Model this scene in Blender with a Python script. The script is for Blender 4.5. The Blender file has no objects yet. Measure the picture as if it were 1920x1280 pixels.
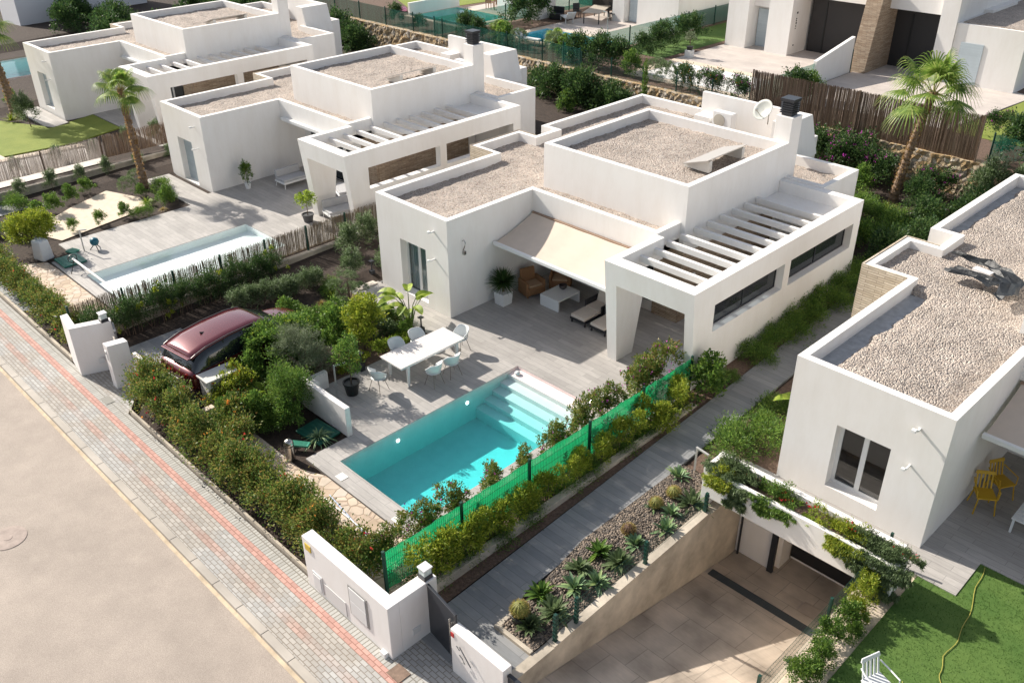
import bpy, bmesh, math, random
import numpy as np
from mathutils import Vector, Matrix, noise
R=math.radians
# ---------------------------------------------------------------- camera, sky, sun
scn=bpy.context.scene
C=scn.collection
cam=bpy.data.cameras.new('camera'); camo=bpy.data.objects.new('camera',cam); C.objects.link(camo); scn.camera=camo
cam.sensor_width=36; cam.lens=31.978; cam.clip_start=.1; cam.clip_end=2000
yaw,pit,rol=R(45.442),R(30.485),R(-.484)
fw=Vector((-math.sin(yaw)*math.cos(pit),math.cos(yaw)*math.cos(pit),-math.sin(pit)))
rt=fw.cross(Vector((0,0,1))).normalized(); up=rt.cross(fw)
r2=rt*math.cos(rol)+up*math.sin(rol); u2=-rt*math.sin(rol)+up*math.cos(rol)
M=Matrix((r2,u2,-fw)).transposed().to_4x4(); M.translation=Vector((24.082,-17.230,14.758)); camo.matrix_world=M
SAZ,SEL=R(9.5),R(34.5)                    # light travels towards azimuth SAZ (from +x), elevation SEL
sd=Vector((math.cos(SAZ)*math.cos(SEL),math.sin(SAZ)*math.cos(SEL),-math.sin(SEL)))
sun=bpy.data.lights.new('sun','SUN'); suno=bpy.data.objects.new('sun',sun); C.objects.link(suno)
sun.energy=4.5; sun.angle=R(.53); sun.color=(1,.93,.83); suno.rotation_euler=sd.to_track_quat('-Z','Y').to_euler()
w=bpy.data.worlds.new('World'); scn.world=w; w.use_nodes=True
sky=w.node_tree.nodes.new('ShaderNodeTexSky'); sky.sky_type='NISHITA'; sky.sun_disc=False
sky.sun_elevation=SEL; sky.sun_rotation=math.atan2(-sd.x,-sd.y); sky.air_density=1; sky.dust_density=1.5; sky.ozone_density=1
bg=w.node_tree.nodes['Background']; bg.inputs[1].default_value=.10; wb=w.node_tree.nodes.new('ShaderNodeHueSaturation'); wb.inputs['Saturation'].default_value=.55   # camera white balance set for the shade
w.node_tree.links.new(sky.outputs[0],wb.inputs['Color']); w.node_tree.links.new(wb.outputs[0],bg.inputs[0])
scn.view_settings.view_transform='Standard'; scn.view_settings.look='None'; scn.view_settings.gamma=1; scn.view_settings.exposure=.66
scn.cycles.max_bounces=6; scn.cycles.transparent_max_bounces=24
rnd=random.Random(7); NP=np.random.default_rng(5)
# ---------------------------------------------------------------- object helpers
def tag(o,label=None,cat=None,group=None,kind=None):
    if label:o['label']=label
    if cat:o['category']=cat
    if group:o['group']=group
    if kind:o['kind']=kind
    return o
def empty(name,loc=(0,0,0),rz=0,label=None,cat=None,group=None):
    o=bpy.data.objects.new(name,None); C.objects.link(o); o.location=loc; o.rotation_euler=(0,0,rz); o.empty_display_size=.2
    return tag(o,label,cat,group)
def copy_tree(o,parent=None):
    c=o.copy(); C.objects.link(c); c.parent=parent
    for ch in list(o.children): copy_tree(ch,c)
    return c
class MB:
    def __init__(s): s.v=[]; s.f=[]
    def add(s,vs,fs):
        n=len(s.v); s.v+= [tuple(v) for v in vs]; s.f+=[tuple(i+n for i in f) for f in fs]; return s
    def quad(s,*p): return s.add(p,[tuple(range(len(p)))])
    def hexa(s,b,t):  # bottom 4 ccw, top 4 ccw
        return s.add(list(b)+list(t),[(3,2,1,0),(4,5,6,7)]+[(i,(i+1)%4,4+(i+1)%4,4+i) for i in range(4)])
    def box(s,x0,y0,z0,x1,y1,z1):
        return s.hexa([(x0,y0,z0),(x1,y0,z0),(x1,y1,z0),(x0,y1,z0)],[(x0,y0,z1),(x1,y0,z1),(x1,y1,z1),(x0,y1,z1)])
    def cbox(s,c,sz,rz=0,M=None):
        h=[a/2 for a in sz]; m=Matrix.Translation(c)@(M if M else Matrix.Rotation(rz,4,'Z'))
        P=[m@Vector((sx*h[0],sy*h[1],sz_*h[2])) for sz_ in(-1,1) for sx,sy in((-1,-1),(1,-1),(1,1),(-1,1))]
        return s.hexa(P[:4],P[4:])
    def prism(s,poly,z0,z1):
        n=len(poly); s.add([(x,y,z0) for x,y in poly]+[(x,y,z1) for x,y in poly],[tuple(range(n))[::-1],tuple(range(n,2*n))]+[(i,(i+1)%n,n+(i+1)%n,n+i) for i in range(n)]); return s
    def tube(s,pts,r,n=8,cap=True):
        pts=[Vector(p) for p in pts]; rs=r if isinstance(r,(list,tuple)) else [r]*len(pts); rings=[]
        for i,p in enumerate(pts):
            d=(pts[min(i+1,len(pts)-1)]-pts[max(i-1,0)]).normalized()
            a=d.cross(Vector((0,0,1)));  a=Vector((1,0,0)) if a.length<1e-3 else a.normalized(); b=d.cross(a)
            rings.append([p+(a*math.cos(2*math.pi*k/n)+b*math.sin(2*math.pi*k/n))*rs[i] for k in range(n)])
        vs=[v for g in rings for v in g]; fs=[(i*n+k,i*n+(k+1)%n,(i+1)*n+(k+1)%n,(i+1)*n+k) for i in range(len(pts)-1) for k in range(n)]
        if cap: fs+=[tuple(range(n))[::-1],tuple(range(len(vs)-n,len(vs)))]
        return s.add(vs,fs)
    def lathe(s,prof,c=(0,0,0),n=20,capb=True,capt=True,sx=1,sy=1):
        vs=[(c[0]+r*sx*math.cos(2*math.pi*k/n),c[1]+r*sy*math.sin(2*math.pi*k/n),c[2]+z) for r,z in prof for k in range(n)]
        fs=[(i*n+k,i*n+(k+1)%n,(i+1)*n+(k+1)%n,(i+1)*n+k) for i in range(len(prof)-1) for k in range(n)]
        if capb: fs.append(tuple(range(n))[::-1])
        if capt: fs.append(tuple(range(len(vs)-n,len(vs))))
        return s.add(vs,fs)
    def build(s,name,mat,parent=None,smooth=False,bev=0,mats=None,loc=None):
        me=bpy.data.meshes.new(name); me.from_pydata(s.v,[],s.f); me.materials.append(mat)
        if smooth:
            for p in me.polygons: p.use_smooth=True
        if bev:
            bm=bmesh.new(); bm.from_mesh(me); bmesh.ops.recalc_face_normals(bm,faces=bm.faces)
            es=[e for e in bm.edges if len(e.link_faces)==2 and e.calc_face_angle(0)>.6]
            bmesh.ops.bevel(bm,geom=es,offset=bev,segments=2,affect='EDGES',profile=.6); bm.to_mesh(me); bm.free()
        me.update(); o=bpy.data.objects.new(name,me); C.objects.link(o)
        if parent: o.parent=parent
        if loc: o.location=loc
        return o
def wall_holes(mb,p0,p1,z0,z1,holes=(),t=.2,flip=False):
    """vertical wall plane p0->p1 (outside on the right-hand side) with rectangular openings and reveals going inwards"""
    p0=Vector(p0);p1=Vector(p1);L=(p1-p0).length;d=(p1-p0)/L;n=Vector((-d.y,d.x))  # inward
    S=sorted({0,L,*[h[0] for h in holes],*[h[1] for h in holes]}); Z=sorted({z0,z1,*[h[2] for h in holes],*[h[3] for h in holes]})
    P=lambda s,z,k=0:(p0.x+d.x*s+n.x*k,p0.y+d.y*s+n.y*k,z)
    for a,b in zip(S,S[1:]):
        for c,e in zip(Z,Z[1:]):
            m,q=(a+b)/2,(c+e)/2
            if any(h[0]<m<h[1] and h[2]<q<h[3] for h in holes): continue
            mb.quad(P(a,c),P(b,c),P(b,e),P(a,e))
    for a,b,c,e in holes:
        mb.quad(P(a,c),P(a,c,t),P(b,c,t),P(b,c)); mb.quad(P(a,e),P(b,e),P(b,e,t),P(a,e,t))
        mb.quad(P(a,c),P(a,e),P(a,e,t),P(a,c,t)); mb.quad(P(b,c),P(b,c,t),P(b,e,t),P(b,e))
def inset(poly,t):
    n=len(poly);out=[]
    for i in range(n):
        a=Vector(poly[i-1]);b=Vector(poly[i]);c=Vector(poly[(i+1)%n]);d1=(b-a).normalized();d2=(c-b).normalized()
        n1=Vector((-d1.y,d1.x));n2=Vector((-d2.y,d2.x))
        cr=d1.x*d2.y-d1.y*d2.x
        if abs(cr)<1e-4: out.append(tuple(b+n1*t)); continue
        q=b+n1*t; r=b+n2*t; s_=((r-q).x*d2.y-(r-q).y*d2.x)/cr; out.append(tuple(q+d1*s_))
    return out
def volume(mb,poly,z0,z1,t=.2,zin=None,holes={},zedge={},rev=.3):
    n=len(poly);ins=inset(poly,t);zin=z1-.38 if zin is None else zin
    for i in range(n):
        a,b=poly[i],poly[(i+1)%n]; wall_holes(mb,a,b,zedge.get(i,z0),z1,holes.get(i,()),rev)
        c,d=ins[(i+1)%n],ins[i]
        mb.quad((*a,z1),(*b,z1),(*c,z1),(*d,z1)); mb.quad((*d,zin),(*d,z1),(*c,z1),(*c,zin))
    return ins
# ---------------------------------------------------------------- materials
MATS={}
def N(t,k,**kw):
    n=t.nodes.new('ShaderNode'+k)
    for a,v in kw.items():
        if a.startswith('i_'): n.inputs[a[2:].replace('_',' ')].default_value=v
        else: setattr(n,a,v)
    return n
def mat(name,col,rough=.6,metal=0,spec=None,var=0,vs=3,bump=0,bs=40,trans=0,col2=None,alpha=None):
    if name in MATS: return MATS[name]
    m=bpy.data.materials.new(name);m.use_nodes=True;t=m.node_tree;b=t.nodes['Principled BSDF']
    b.inputs['Base Color'].default_value=(*col,1);b.inputs['Roughness'].default_value=rough;b.inputs['Metallic'].default_value=metal
    if spec is not None:b.inputs['Specular IOR Level'].default_value=spec
    L=t.links.new
    if var or bump:
        tc=N(t,'NewGeometry')
        if var:
            nz=N(t,'TexNoise');nz.inputs['Scale'].default_value=vs;nz.inputs['Detail'].default_value=6;nz.inputs['Roughness'].default_value=.65;L(tc.outputs['Position'],nz.inputs['Vector'])
            r=N(t,'ValToRGB');r.color_ramp.elements[0].position=.3;r.color_ramp.elements[1].position=.7
            c2=col2 or tuple(min(1,c*(1+var)) for c in col)
            r.color_ramp.elements[0].color=(*[c*(1-var) for c in col],1) if not col2 else (*col,1);r.color_ramp.elements[1].color=(*c2,1)
            L(nz.outputs[0],r.inputs[0]);L(r.outputs[0],b.inputs['Base Color'])
        if bump:
            n2=N(t,'TexNoise');n2.inputs['Scale'].default_value=bs;n2.inputs['Detail'].default_value=4;L(tc.outputs['Position'],n2.inputs['Vector'])
            bp=N(t,'Bump');bp.inputs['Strength'].default_value=bump;bp.inputs['Distance'].default_value=.02;L(n2.outputs[0],bp.inputs['Height']);L(bp.outputs[0],b.inputs['Normal'])
    MATS[name]=m;return m
def leafmat(name,cols,rough=.5,tr=.42):
    if tr>.2 and 'turf' not in name: cols=[tuple(min(.75,v*1.35) for v in c) for c in cols]
    if name in MATS: return MATS[name]
    m=bpy.data.materials.new(name);m.use_nodes=True;t=m.node_tree;b=t.nodes['Principled BSDF'];L=t.links.new
    g=N(t,'NewGeometry');nz=N(t,'TexNoise');nz.inputs['Scale'].default_value=2.2;nz.inputs['Detail'].default_value=3;L(g.outputs['Position'],nz.inputs['Vector'])
    a=N(t,'Math',operation='MULTIPLY_ADD');a.inputs[1].default_value=.62;L(g.outputs['Random Per Island'],a.inputs[0])
    s2=N(t,'Math',operation='MULTIPLY');s2.inputs[1].default_value=.42;L(nz.outputs[0],s2.inputs[0]);L(s2.outputs[0],a.inputs[2])
    r=N(t,'ValToRGB');e=r.color_ramp.elements;k=len(cols)
    while len(e)<k:e.new(.5)
    for i,c in enumerate(cols):e[i].position=.1+.82*i/(k-1);e[i].color=(*c,1)
    L(a.outputs[0],r.inputs[0]);L(r.outputs[0],b.inputs['Base Color']);b.inputs['Roughness'].default_value=rough;b.inputs['Specular IOR Level'].default_value=.35
    tl=N(t,'BsdfTranslucent');L(r.outputs[0],tl.inputs[0]);mx=N(t,'MixShader');mx.inputs[0].default_value=tr
    L(b.outputs[0],mx.inputs[1]);L(tl.outputs[0],mx.inputs[2]);L(mx.outputs[0],t.nodes['Material Output'].inputs[0]);MATS[name]=m;return m
def stucco(name,col):
    m=bpy.data.materials.new(name);m.use_nodes=True;t=m.node_tree;b=t.nodes['Principled BSDF'];L=t.links.new
    g=N(t,'NewGeometry');mp=N(t,'Mapping');mp.inputs['Scale'].default_value=(1.2,1.2,.35);L(g.outputs['Position'],mp.inputs[0])
    a=N(t,'TexNoise');a.inputs['Scale'].default_value=1.6;a.inputs['Detail'].default_value=7;a.inputs['Roughness'].default_value=.72;L(mp.outputs[0],a.inputs['Vector'])
    r=N(t,'ValToRGB');r.color_ramp.elements[0].position=.22;r.color_ramp.elements[1].position=.58
    r.color_ramp.elements[0].color=(col[0]*.925,col[1]*.91,col[2]*.89,1);r.color_ramp.elements[1].color=(*col,1);L(a.outputs[0],r.inputs[0])
    L(r.outputs[0],b.inputs['Base Color']);b.inputs['Roughness'].default_value=.85
    n2=N(t,'TexNoise');n2.inputs['Scale'].default_value=55;n2.inputs['Detail'].default_value=5;L(g.outputs['Position'],n2.inputs['Vector'])
    bp=N(t,'Bump');bp.inputs['Strength'].default_value=.25;bp.inputs['Distance'].default_value=.012;L(n2.outputs[0],bp.inputs['Height']);L(bp.outputs[0],b.inputs['Normal']);MATS[name]=m;return m
def cells(name,scale,cols,edge=None,ew=.05,bump=.6,dist=.03,rough=.8,rand=1,stretch=(1,1,1)):
    """voronoi stones: random colour per cell, optional mortar edge"""
    m=bpy.data.materials.new(name);m.use_nodes=True;t=m.node_tree;b=t.nodes['Principled BSDF'];L=t.links.new;b.inputs['Roughness'].default_value=rough
    g=N(t,'NewGeometry');mp=N(t,'Mapping');mp.inputs['Scale'].default_value=stretch;L(g.outputs['Position'],mp.inputs[0])
    v=N(t,'TexVoronoi');v.inputs['Scale'].default_value=scale;v.inputs['Randomness'].default_value=rand;L(mp.outputs[0],v.inputs['Vector'])
    sp=N(t,'SeparateColor');L(v.outputs['Color'],sp.inputs[0])
    r=N(t,'ValToRGB');e=r.color_ramp.elements;k=len(cols)
    while len(e)<k:e.new(.5)
    for i,c in enumerate(cols):e[i].position=i/(k-1);e[i].color=(*c,1)
    L(sp.outputs[0],r.inputs[0]);out=r.outputs[0]
    nz=N(t,'TexNoise');nz.inputs['Scale'].default_value=1.3;nz.inputs['Detail'].default_value=5;L(g.outputs['Position'],nz.inputs['Vector'])
    mr=N(t,'MapRange');mr.inputs[1].default_value=.3;mr.inputs[2].default_value=.7;mr.inputs[3].default_value=.8;mr.inputs[4].default_value=1.12;L(nz.outputs[0],mr.inputs[0])
    mm=N(t,'Mix',data_type='RGBA',blend_type='MULTIPLY');mm.inputs[0].default_value=1;L(out,mm.inputs[6]);L(mr.outputs[0],mm.inputs[7]);out=mm.outputs[2]
    if edge:
        v2=N(t,'TexVoronoi',feature='DISTANCE_TO_EDGE');v2.inputs['Scale'].default_value=scale;v2.inputs['Randomness'].default_value=rand;L(mp.outputs[0],v2.inputs['Vector'])
        m2=N(t,'MapRange');m2.inputs[1].default_value=ew*.5;m2.inputs[2].default_value=ew;L(v2.outputs['Distance'],m2.inputs[0])
        mx=N(t,'Mix',data_type='RGBA');mx.inputs[6].default_value=(*edge,1);L(m2.outputs[0],mx.inputs[0]);L(out,mx.inputs[7]);out=mx.outputs[2];h=m2.outputs[0];inv=False
    else: h=v.outputs['Distance'];inv=True
    L(out,b.inputs['Base Color']);bp=N(t,'Bump',invert=inv);bp.inputs['Strength'].default_value=bump;bp.inputs['Distance'].default_value=dist;L(h,bp.inputs['Height']);L(bp.outputs[0],b.inputs['Normal']);MATS[name]=m;return m
def planks(name,c1,c2,mortar,bw=1.2,bh=.2,rot=0,ms=.006,off=.5,rough=.6,grain=.12,axis='xy',bump=.15,stain=.1):
    m=bpy.data.materials.new(name);m.use_nodes=True;t=m.node_tree;b=t.nodes['Principled BSDF'];L=t.links.new;b.inputs['Roughness'].default_value=rough
    g=N(t,'NewGeometry');src=g.outputs['Position']
    if axis!='xy':
        s=N(t,'SeparateXYZ');L(src,s.inputs[0]);c=N(t,'CombineXYZ');a=N(t,'Math',operation='ADD');L(s.outputs[0],a.inputs[0]);L(s.outputs[1],a.inputs[1]);L(a.outputs[0],c.inputs[0]);L(s.outputs[2],c.inputs[1]);src=c.outputs[0]
    mp=N(t,'Mapping');mp.inputs['Rotation'].default_value=(0,0,rot);L(src,mp.inputs[0])
    k=N(t,'TexBrick');k.offset=off;k.inputs['Scale'].default_value=1;k.inputs['Brick Width'].default_value=bw;k.inputs['Row Height'].default_value=bh;k.inputs['Mortar Size'].default_value=ms
    k.inputs['Color1'].default_value=(*c1,1);k.inputs['Color2'].default_value=(*c2,1);k.inputs['Mortar'].default_value=(*mortar,1);k.inputs['Mortar Smooth'].default_value=.2;L(mp.outputs[0],k.inputs['Vector'])
    m2=N(t,'Mapping');m2.inputs['Scale'].default_value=(1.5,14,1);L(mp.outputs[0],m2.inputs[0])
    nz=N(t,'TexNoise');nz.inputs['Scale'].default_value=2;nz.inputs['Detail'].default_value=6;nz.inputs['Roughness'].default_value=.7;L(m2.outputs[0],nz.inputs['Vector'])
    mr=N(t,'MapRange');mr.inputs[1].default_value=.3;mr.inputs[2].default_value=.7;mr.inputs[3].default_value=1-grain;mr.inputs[4].default_value=1+grain;L(nz.outputs[0],mr.inputs[0])
    mm=N(t,'Mix',data_type='RGBA',blend_type='MULTIPLY');mm.inputs[0].default_value=1;L(k.outputs[0],mm.inputs[6]);L(mr.outputs[0],mm.inputs[7])
    n3=N(t,'TexNoise');n3.inputs['Scale'].default_value=.9;n3.inputs['Detail'].default_value=6;L(g.outputs['Position'],n3.inputs['Vector'])
    r3=N(t,'MapRange');r3.inputs[1].default_value=.3;r3.inputs[2].default_value=.7;r3.inputs[3].default_value=1-stain;r3.inputs[4].default_value=1+stain;L(n3.outputs[0],r3.inputs[0])
    m3=N(t,'Mix',data_type='RGBA',blend_type='MULTIPLY');m3.inputs[0].default_value=1;L(mm.outputs[2],m3.inputs[6]);L(r3.outputs[0],m3.inputs[7])
    L(m3.outputs[2],b.inputs['Base Color'])
    bp=N(t,'Bump',invert=True);bp.inputs['Strength'].default_value=bump;bp.inputs['Distance'].default_value=.01;L(k.outputs['Fac'],bp.inputs['Height']);L(bp.outputs[0],b.inputs['Normal']);MATS[name]=m;return m
def glass(name,tint,op=.5,rough=.02):
    m=bpy.data.materials.new(name);m.use_nodes=True;t=m.node_tree;L=t.links.new;o=t.nodes['Material Output']
    tr=N(t,'BsdfTransparent');tr.inputs[0].default_value=(*tint,1);gl=N(t,'BsdfGlossy');gl.inputs['Roughness'].default_value=rough;fr=N(t,'Fresnel');fr.inputs[0].default_value=2.0
    g=N(t,'NewGeometry');bf=N(t,'Math',operation='SUBTRACT');bf.inputs[0].default_value=1;L(g.outputs['Backfacing'],bf.inputs[1]);ff=N(t,'Math',operation='MULTIPLY');L(fr.outputs[0],ff.inputs[0]);L(bf.outputs[0],ff.inputs[1])
    mx=N(t,'MixShader');L(ff.outputs[0],mx.inputs[0]);L(tr.outputs[0],mx.inputs[1]);L(gl.outputs[0],mx.inputs[2]);L(mx.outputs[0],o.inputs[0]);MATS[name]=m;return m
WHITE=stucco('white_stucco',(.84,.815,.785)); GATEW=stucco('gate_stucco',(.80,.77,.75))
CONC=mat('concrete',(.47,.41,.33),.85,var=.32,vs=1.4,bump=.2,bs=30)
CREAMSTONE=mat('cream_stone',(.66,.55,.43),.8,var=.12,vs=4)
GRAVEL=cells('gravel',27,[(.20,.165,.14),(.38,.32,.275),(.52,.44,.37),(.46,.36,.30),(.64,.56,.48),(.34,.31,.29)],bump=.9,dist=.05)
GRAVEL2=cells('coarse_gravel',23,[(.24,.20,.175),(.38,.32,.28),(.52,.44,.37),(.45,.37,.31),(.62,.55,.47),(.32,.28,.26)],bump=.9,dist=.07)
PEB=cells('pebbles',20,[(.05,.04,.035),(.14,.11,.085),(.26,.20,.15),(.10,.085,.075),(.32,.25,.19)],bump=1,dist=.07)
DECK=planks('wood_look_tiles',(.35,.33,.31),(.43,.405,.38),(.23,.22,.21),1.2,.20,0,.005,.35,.55,.14)
DECK_D=planks('brown_deck_tiles',(.30,.26,.23),(.37,.32,.28),(.2,.18,.16),1.2,.20,0,.005,.35,.55,.12)
PATHM=planks('path_tiles',(.21,.215,.22),(.27,.27,.27),(.15,.15,.15),1.3,.22,0,.006,.3,.6,.12)
RAMP=planks('ramp_slabs',(.44,.37,.30),(.50,.42,.34),(.33,.28,.23),.8,.8,0,.01,.5,.8,.08,stain=.38)
SLATE=planks('driveway_tiles',(.22,.23,.24),(.28,.29,.29),(.18,.18,.18),.6,.3,0,.006,.5,.55,.1)
SOIL=mat('dark_soil',(.045,.030,.022),.95,var=.5,vs=9,bump=.9,bs=35)
BROWNSOIL=mat('bark_mulch',(.14,.09,.065),.95,var=.45,vs=16,bump=.9,bs=45)
FLAG=cells('flagstones',3.3,[(.50,.38,.27),(.62,.50,.38),(.66,.56,.45),(.56,.42,.30),(.60,.53,.46)],edge=(.40,.30,.22),ew=.06,bump=.5,dist=.02)
ROCK=cells('rock_wall_stone',4.6,[(.42,.27,.13),(.55,.39,.20),(.56,.46,.33),(.48,.34,.18),(.60,.53,.43),(.40,.32,.24)],edge=(.24,.17,.11),ew=.05,bump=1,dist=.12,stretch=(1,1,1.2))
LEDGE=planks('ledge_stone',(.34,.24,.16),(.50,.39,.28),(.12,.09,.07),.45,.055,0,.006,.4,.85,.35,axis='v',bump=.8)
LEDGE2=planks('pale_ledge_stone',(.46,.38,.28),(.60,.52,.41),(.25,.2,.15),.5,.07,0,.008,.4,.85,.3,axis='v',bump=.8)
def asphalt():
    m=mat('beige_asphalt',(.40,.335,.28),.92);t=m.node_tree;b=t.nodes['Principled BSDF'];L=t.links.new;g=N(t,'NewGeometry');cur=None
    for sc,det,a,c in ((.35,4,.94,1.05),(2.2,6,.94,1.05),(60,3,.74,1.24),(.9,2,.93,1.05)):
        n=N(t,'TexNoise');n.inputs['Scale'].default_value=sc;n.inputs['Detail'].default_value=det;n.inputs['Roughness'].default_value=.65;L(g.outputs['Position'],n.inputs['Vector'])
        r=N(t,'MapRange');r.inputs[1].default_value=.32;r.inputs[2].default_value=.68;r.inputs[3].default_value=a;r.inputs[4].default_value=c;L(n.outputs[0],r.inputs[0])
        x=N(t,'Mix',data_type='RGBA',blend_type='MULTIPLY');x.inputs[0].default_value=1
        if cur is None: x.inputs[6].default_value=(.40,.34,.29,1)
        else: L(cur,x.inputs[6])
        L(r.outputs[0],x.inputs[7]);cur=x.outputs[2];last=n
    v=N(t,'TexVoronoi');v.inputs['Scale'].default_value=3.5;L(g.outputs['Position'],v.inputs['Vector']);r=N(t,'MapRange');r.inputs[1].default_value=.02;r.inputs[2].default_value=.05;r.inputs[3].default_value=.72;r.inputs[4].default_value=1;L(v.outputs['Distance'],r.inputs[0])
    x=N(t,'Mix',data_type='RGBA',blend_type='MULTIPLY');x.inputs[0].default_value=1;L(cur,x.inputs[6]);L(r.outputs[0],x.inputs[7]);L(x.outputs[2],b.inputs['Base Color'])
    n=N(t,'TexNoise');n.inputs['Scale'].default_value=120;L(g.outputs['Position'],n.inputs['Vector']);bp=N(t,'Bump');bp.inputs['Strength'].default_value=.5;bp.inputs['Distance'].default_value=.01;L(n.outputs[0],bp.inputs['Height']);L(bp.outputs[0],b.inputs['Normal']);return m
ASPH=asphalt()
KERB=planks('kerb_stone',(.40,.36,.31),(.45,.41,.36),(.28,.25,.22),1.0,5,0,.012,0,.85,.05,stain=.15)
MEMB=mat('roof_membrane',(.36,.37,.38),.5,var=.25,vs=5)
FRAMEW=mat('white_frame',(.78,.78,.77),.35)
ANTH=mat('anthracite_metal',(.035,.038,.045),.35,metal=.2)
STEEL=mat('brushed_steel',(.5,.48,.45),.25,metal=1)
BLACKP=mat('black_plastic',(.012,.013,.013),.45)
DKGREEN=mat('dark_green_metal',(.008,.05,.035),.45)
WICKER=mat('brown_wicker',(.30,.155,.07),.7,var=.25,vs=60,bump=.6,bs=120)
DWICKER=mat('dark_wicker',(.022,.022,.026),.6,bump=.6,bs=120)
CUSH=mat('cream_cushion',(.62,.55,.48),.9,var=.05,vs=5)
GREYCUSH=mat('grey_cushion',(.45,.45,.46),.9,var=.06,vs=5)
WPLAST=mat('white_plastic',(.74,.75,.75),.35)
CANVAS=mat('beige_canvas',(.62,.52,.43),.85,var=.04,vs=3)
BARK=mat('bark',(.17,.12,.085),.9,var=.4,vs=12,bump=.9,bs=30)
PALMBARK=mat('palm_bark',(.22,.15,.10),.9,var=.5,vs=9,bump=.9,bs=30)
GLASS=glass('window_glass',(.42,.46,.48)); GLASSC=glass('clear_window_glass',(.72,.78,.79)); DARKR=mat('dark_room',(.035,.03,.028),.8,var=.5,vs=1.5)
CURT=mat('curtain',(.75,.8,.8),.9); SHUT=planks('shutter_slats',(.46,.53,.57),(.5,.57,.61),(.34,.4,.44),9,.05,0,.004,0,.5,.02,axis='v',bump=.5)
L_HEDGE=leafmat('hedge_leaf',[(.02,.05,.012),(.05,.105,.02),(.10,.15,.03),(.15,.18,.04),(.22,.20,.05),(.26,.13,.045)])
L_GREEN=leafmat('green_leaf',[(0.026,0.058,0.013),(0.065,0.130,0.026),(0.130,0.221,0.039),(0.221,0.286,0.052)])
L_DARK=leafmat('dark_leaf',[(0.012,0.030,0.012),(0.030,0.068,0.022),(0.060,0.112,0.030),(0.105,0.150,0.045)])
L_YEL=leafmat('yellowgreen_leaf',[(0.069,0.115,0.014),(0.161,0.218,0.023),(0.276,0.310,0.034),(0.368,0.368,0.057)])
L_OLIVE=leafmat('olive_leaf',[(0.055,0.072,0.039),(0.110,0.138,0.077),(0.187,0.220,0.132),(0.286,0.319,0.220)])
L_OLEA=leafmat('oleander_leaf',[(0.032,0.058,0.021),(0.074,0.116,0.042),(0.147,0.200,0.095),(0.315,0.367,0.252)])
L_LIME=leafmat('lime_leaf',[(0.080,0.130,0.020),(0.160,0.240,0.030),(0.280,0.360,0.050),(0.360,0.420,0.080)])
L_GREY=leafmat('greygreen_leaf',[(.05,.075,.03),(.09,.13,.055),(.14,.19,.09),(.20,.26,.13)])
L_AGAVE=leafmat('agave_leaf',[(0.077,0.143,0.077),(0.143,0.231,0.121),(0.220,0.330,0.143),(0.352,0.440,0.165)],tr=.1)
L_PALM=leafmat('palm_leaf',[(0.048,0.096,0.019),(0.112,0.192,0.032),(0.208,0.288,0.056),(0.384,0.400,0.144)])
L_DRY=leafmat('dry_leaf',[(0.160,0.090,0.040),(0.260,0.160,0.070),(0.360,0.250,0.120)])
L_STRAW=leafmat('straw_leaf',[(0.220,0.160,0.050),(0.340,0.260,0.090),(0.420,0.340,0.150)])
L_PINK=leafmat('magenta_flower',[(0.350,0.040,0.300),(0.500,0.060,0.420)],tr=.5); L_RED=leafmat('red_flower',[(0.450,0.015,0.020),(0.650,0.040,0.050)],tr=.4); L_ORANGE=leafmat('orange_flower',[(0.600,0.160,0.030),(0.700,0.250,0.050)],tr=.4)
L_MAUVE=leafmat('mauve_twig',[(0.120,0.085,0.075),(0.200,0.150,0.130),(0.270,0.200,0.160)])
# ---------------------------------------------------------------- setting
def sheet(name,poly,z,m,kind='structure',th=None):
    mb=MB()
    if th: mb.prism(poly,z-th,z)
    else: mb.quad(*[(x,y,z) for x,y in poly])
    o=mb.build(name,m); tag(o,kind=kind); return o
def rect(x0,y0,x1,y1): return [(x0,y0),(x1,y0),(x1,y1),(x0,y1)]
def pathz(y): return max(0,min(.6,.03*(y+8)))
def gh(x,y):
    if y<-10.2: return -.2
    h=-.06
    k=(x-12.1)%16.05
    if .25<k<3.8 : h=pathz(y)-.06
    if y>11: h=max(h,.5)
    return h
holes=[(7.3,-7.3,10.75,-.4),(-8.5,-7.2,-5.4,-.5),(15.40,-12,19.12,.2),(-46,0,-40,6.2)]
xs=sorted(set([-250,-120,-80,-60]+list(np.arange(-50,40,1.0))+[12.3,12.36,15.95,16.0,-3.7,-3.64,-.05,0,60,90,150,300]+[h[0] for h in holes]+[h[2] for h in holes]))
ys=sorted(set([-12.0,-10.2,-10.1]+list(np.arange(-10,22,1.0))+[11.05]+[h[1] for h in holes]+[h[3] for h in holes]+[21.6]))
mb=MB()
for a,b in zip(xs,xs[1:]):
    for c,d in zip(ys,ys[1:]):
        mx,my=(a+b)/2,(c+d)/2
        if any(h[0]<mx<h[2] and h[1]<my<h[3] for h in holes): continue
        e=.003; mb.quad(*[(x,y,gh(min(max(x,a+e),b-e),min(max(y,c+e),d-e))) for x,y in ((a,c),(b,c),(b,d),(a,d))])
tag(mb.build('ground',SOIL),kind='structure')
mb=MB(); UH=[(-18.75,25.25,-12.55,28.45),(-28.65,24.95,-23.25,29.25)]
ux=sorted([-55,300]+[h[i] for h in UH for i in(0,2)]); uy=sorted([21.5,400]+[h[i] for h in UH for i in(1,3)])
for a,b in zip(ux,ux[1:]):
    for c,d in zip(uy,uy[1:]):
        if not any(h[0]<(a+b)/2<h[2] and h[1]<(c+d)/2<h[3] for h in UH): mb.quad((a,c,1.98),(b,c,1.98),(b,d,1.98),(a,d,1.98))
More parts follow.
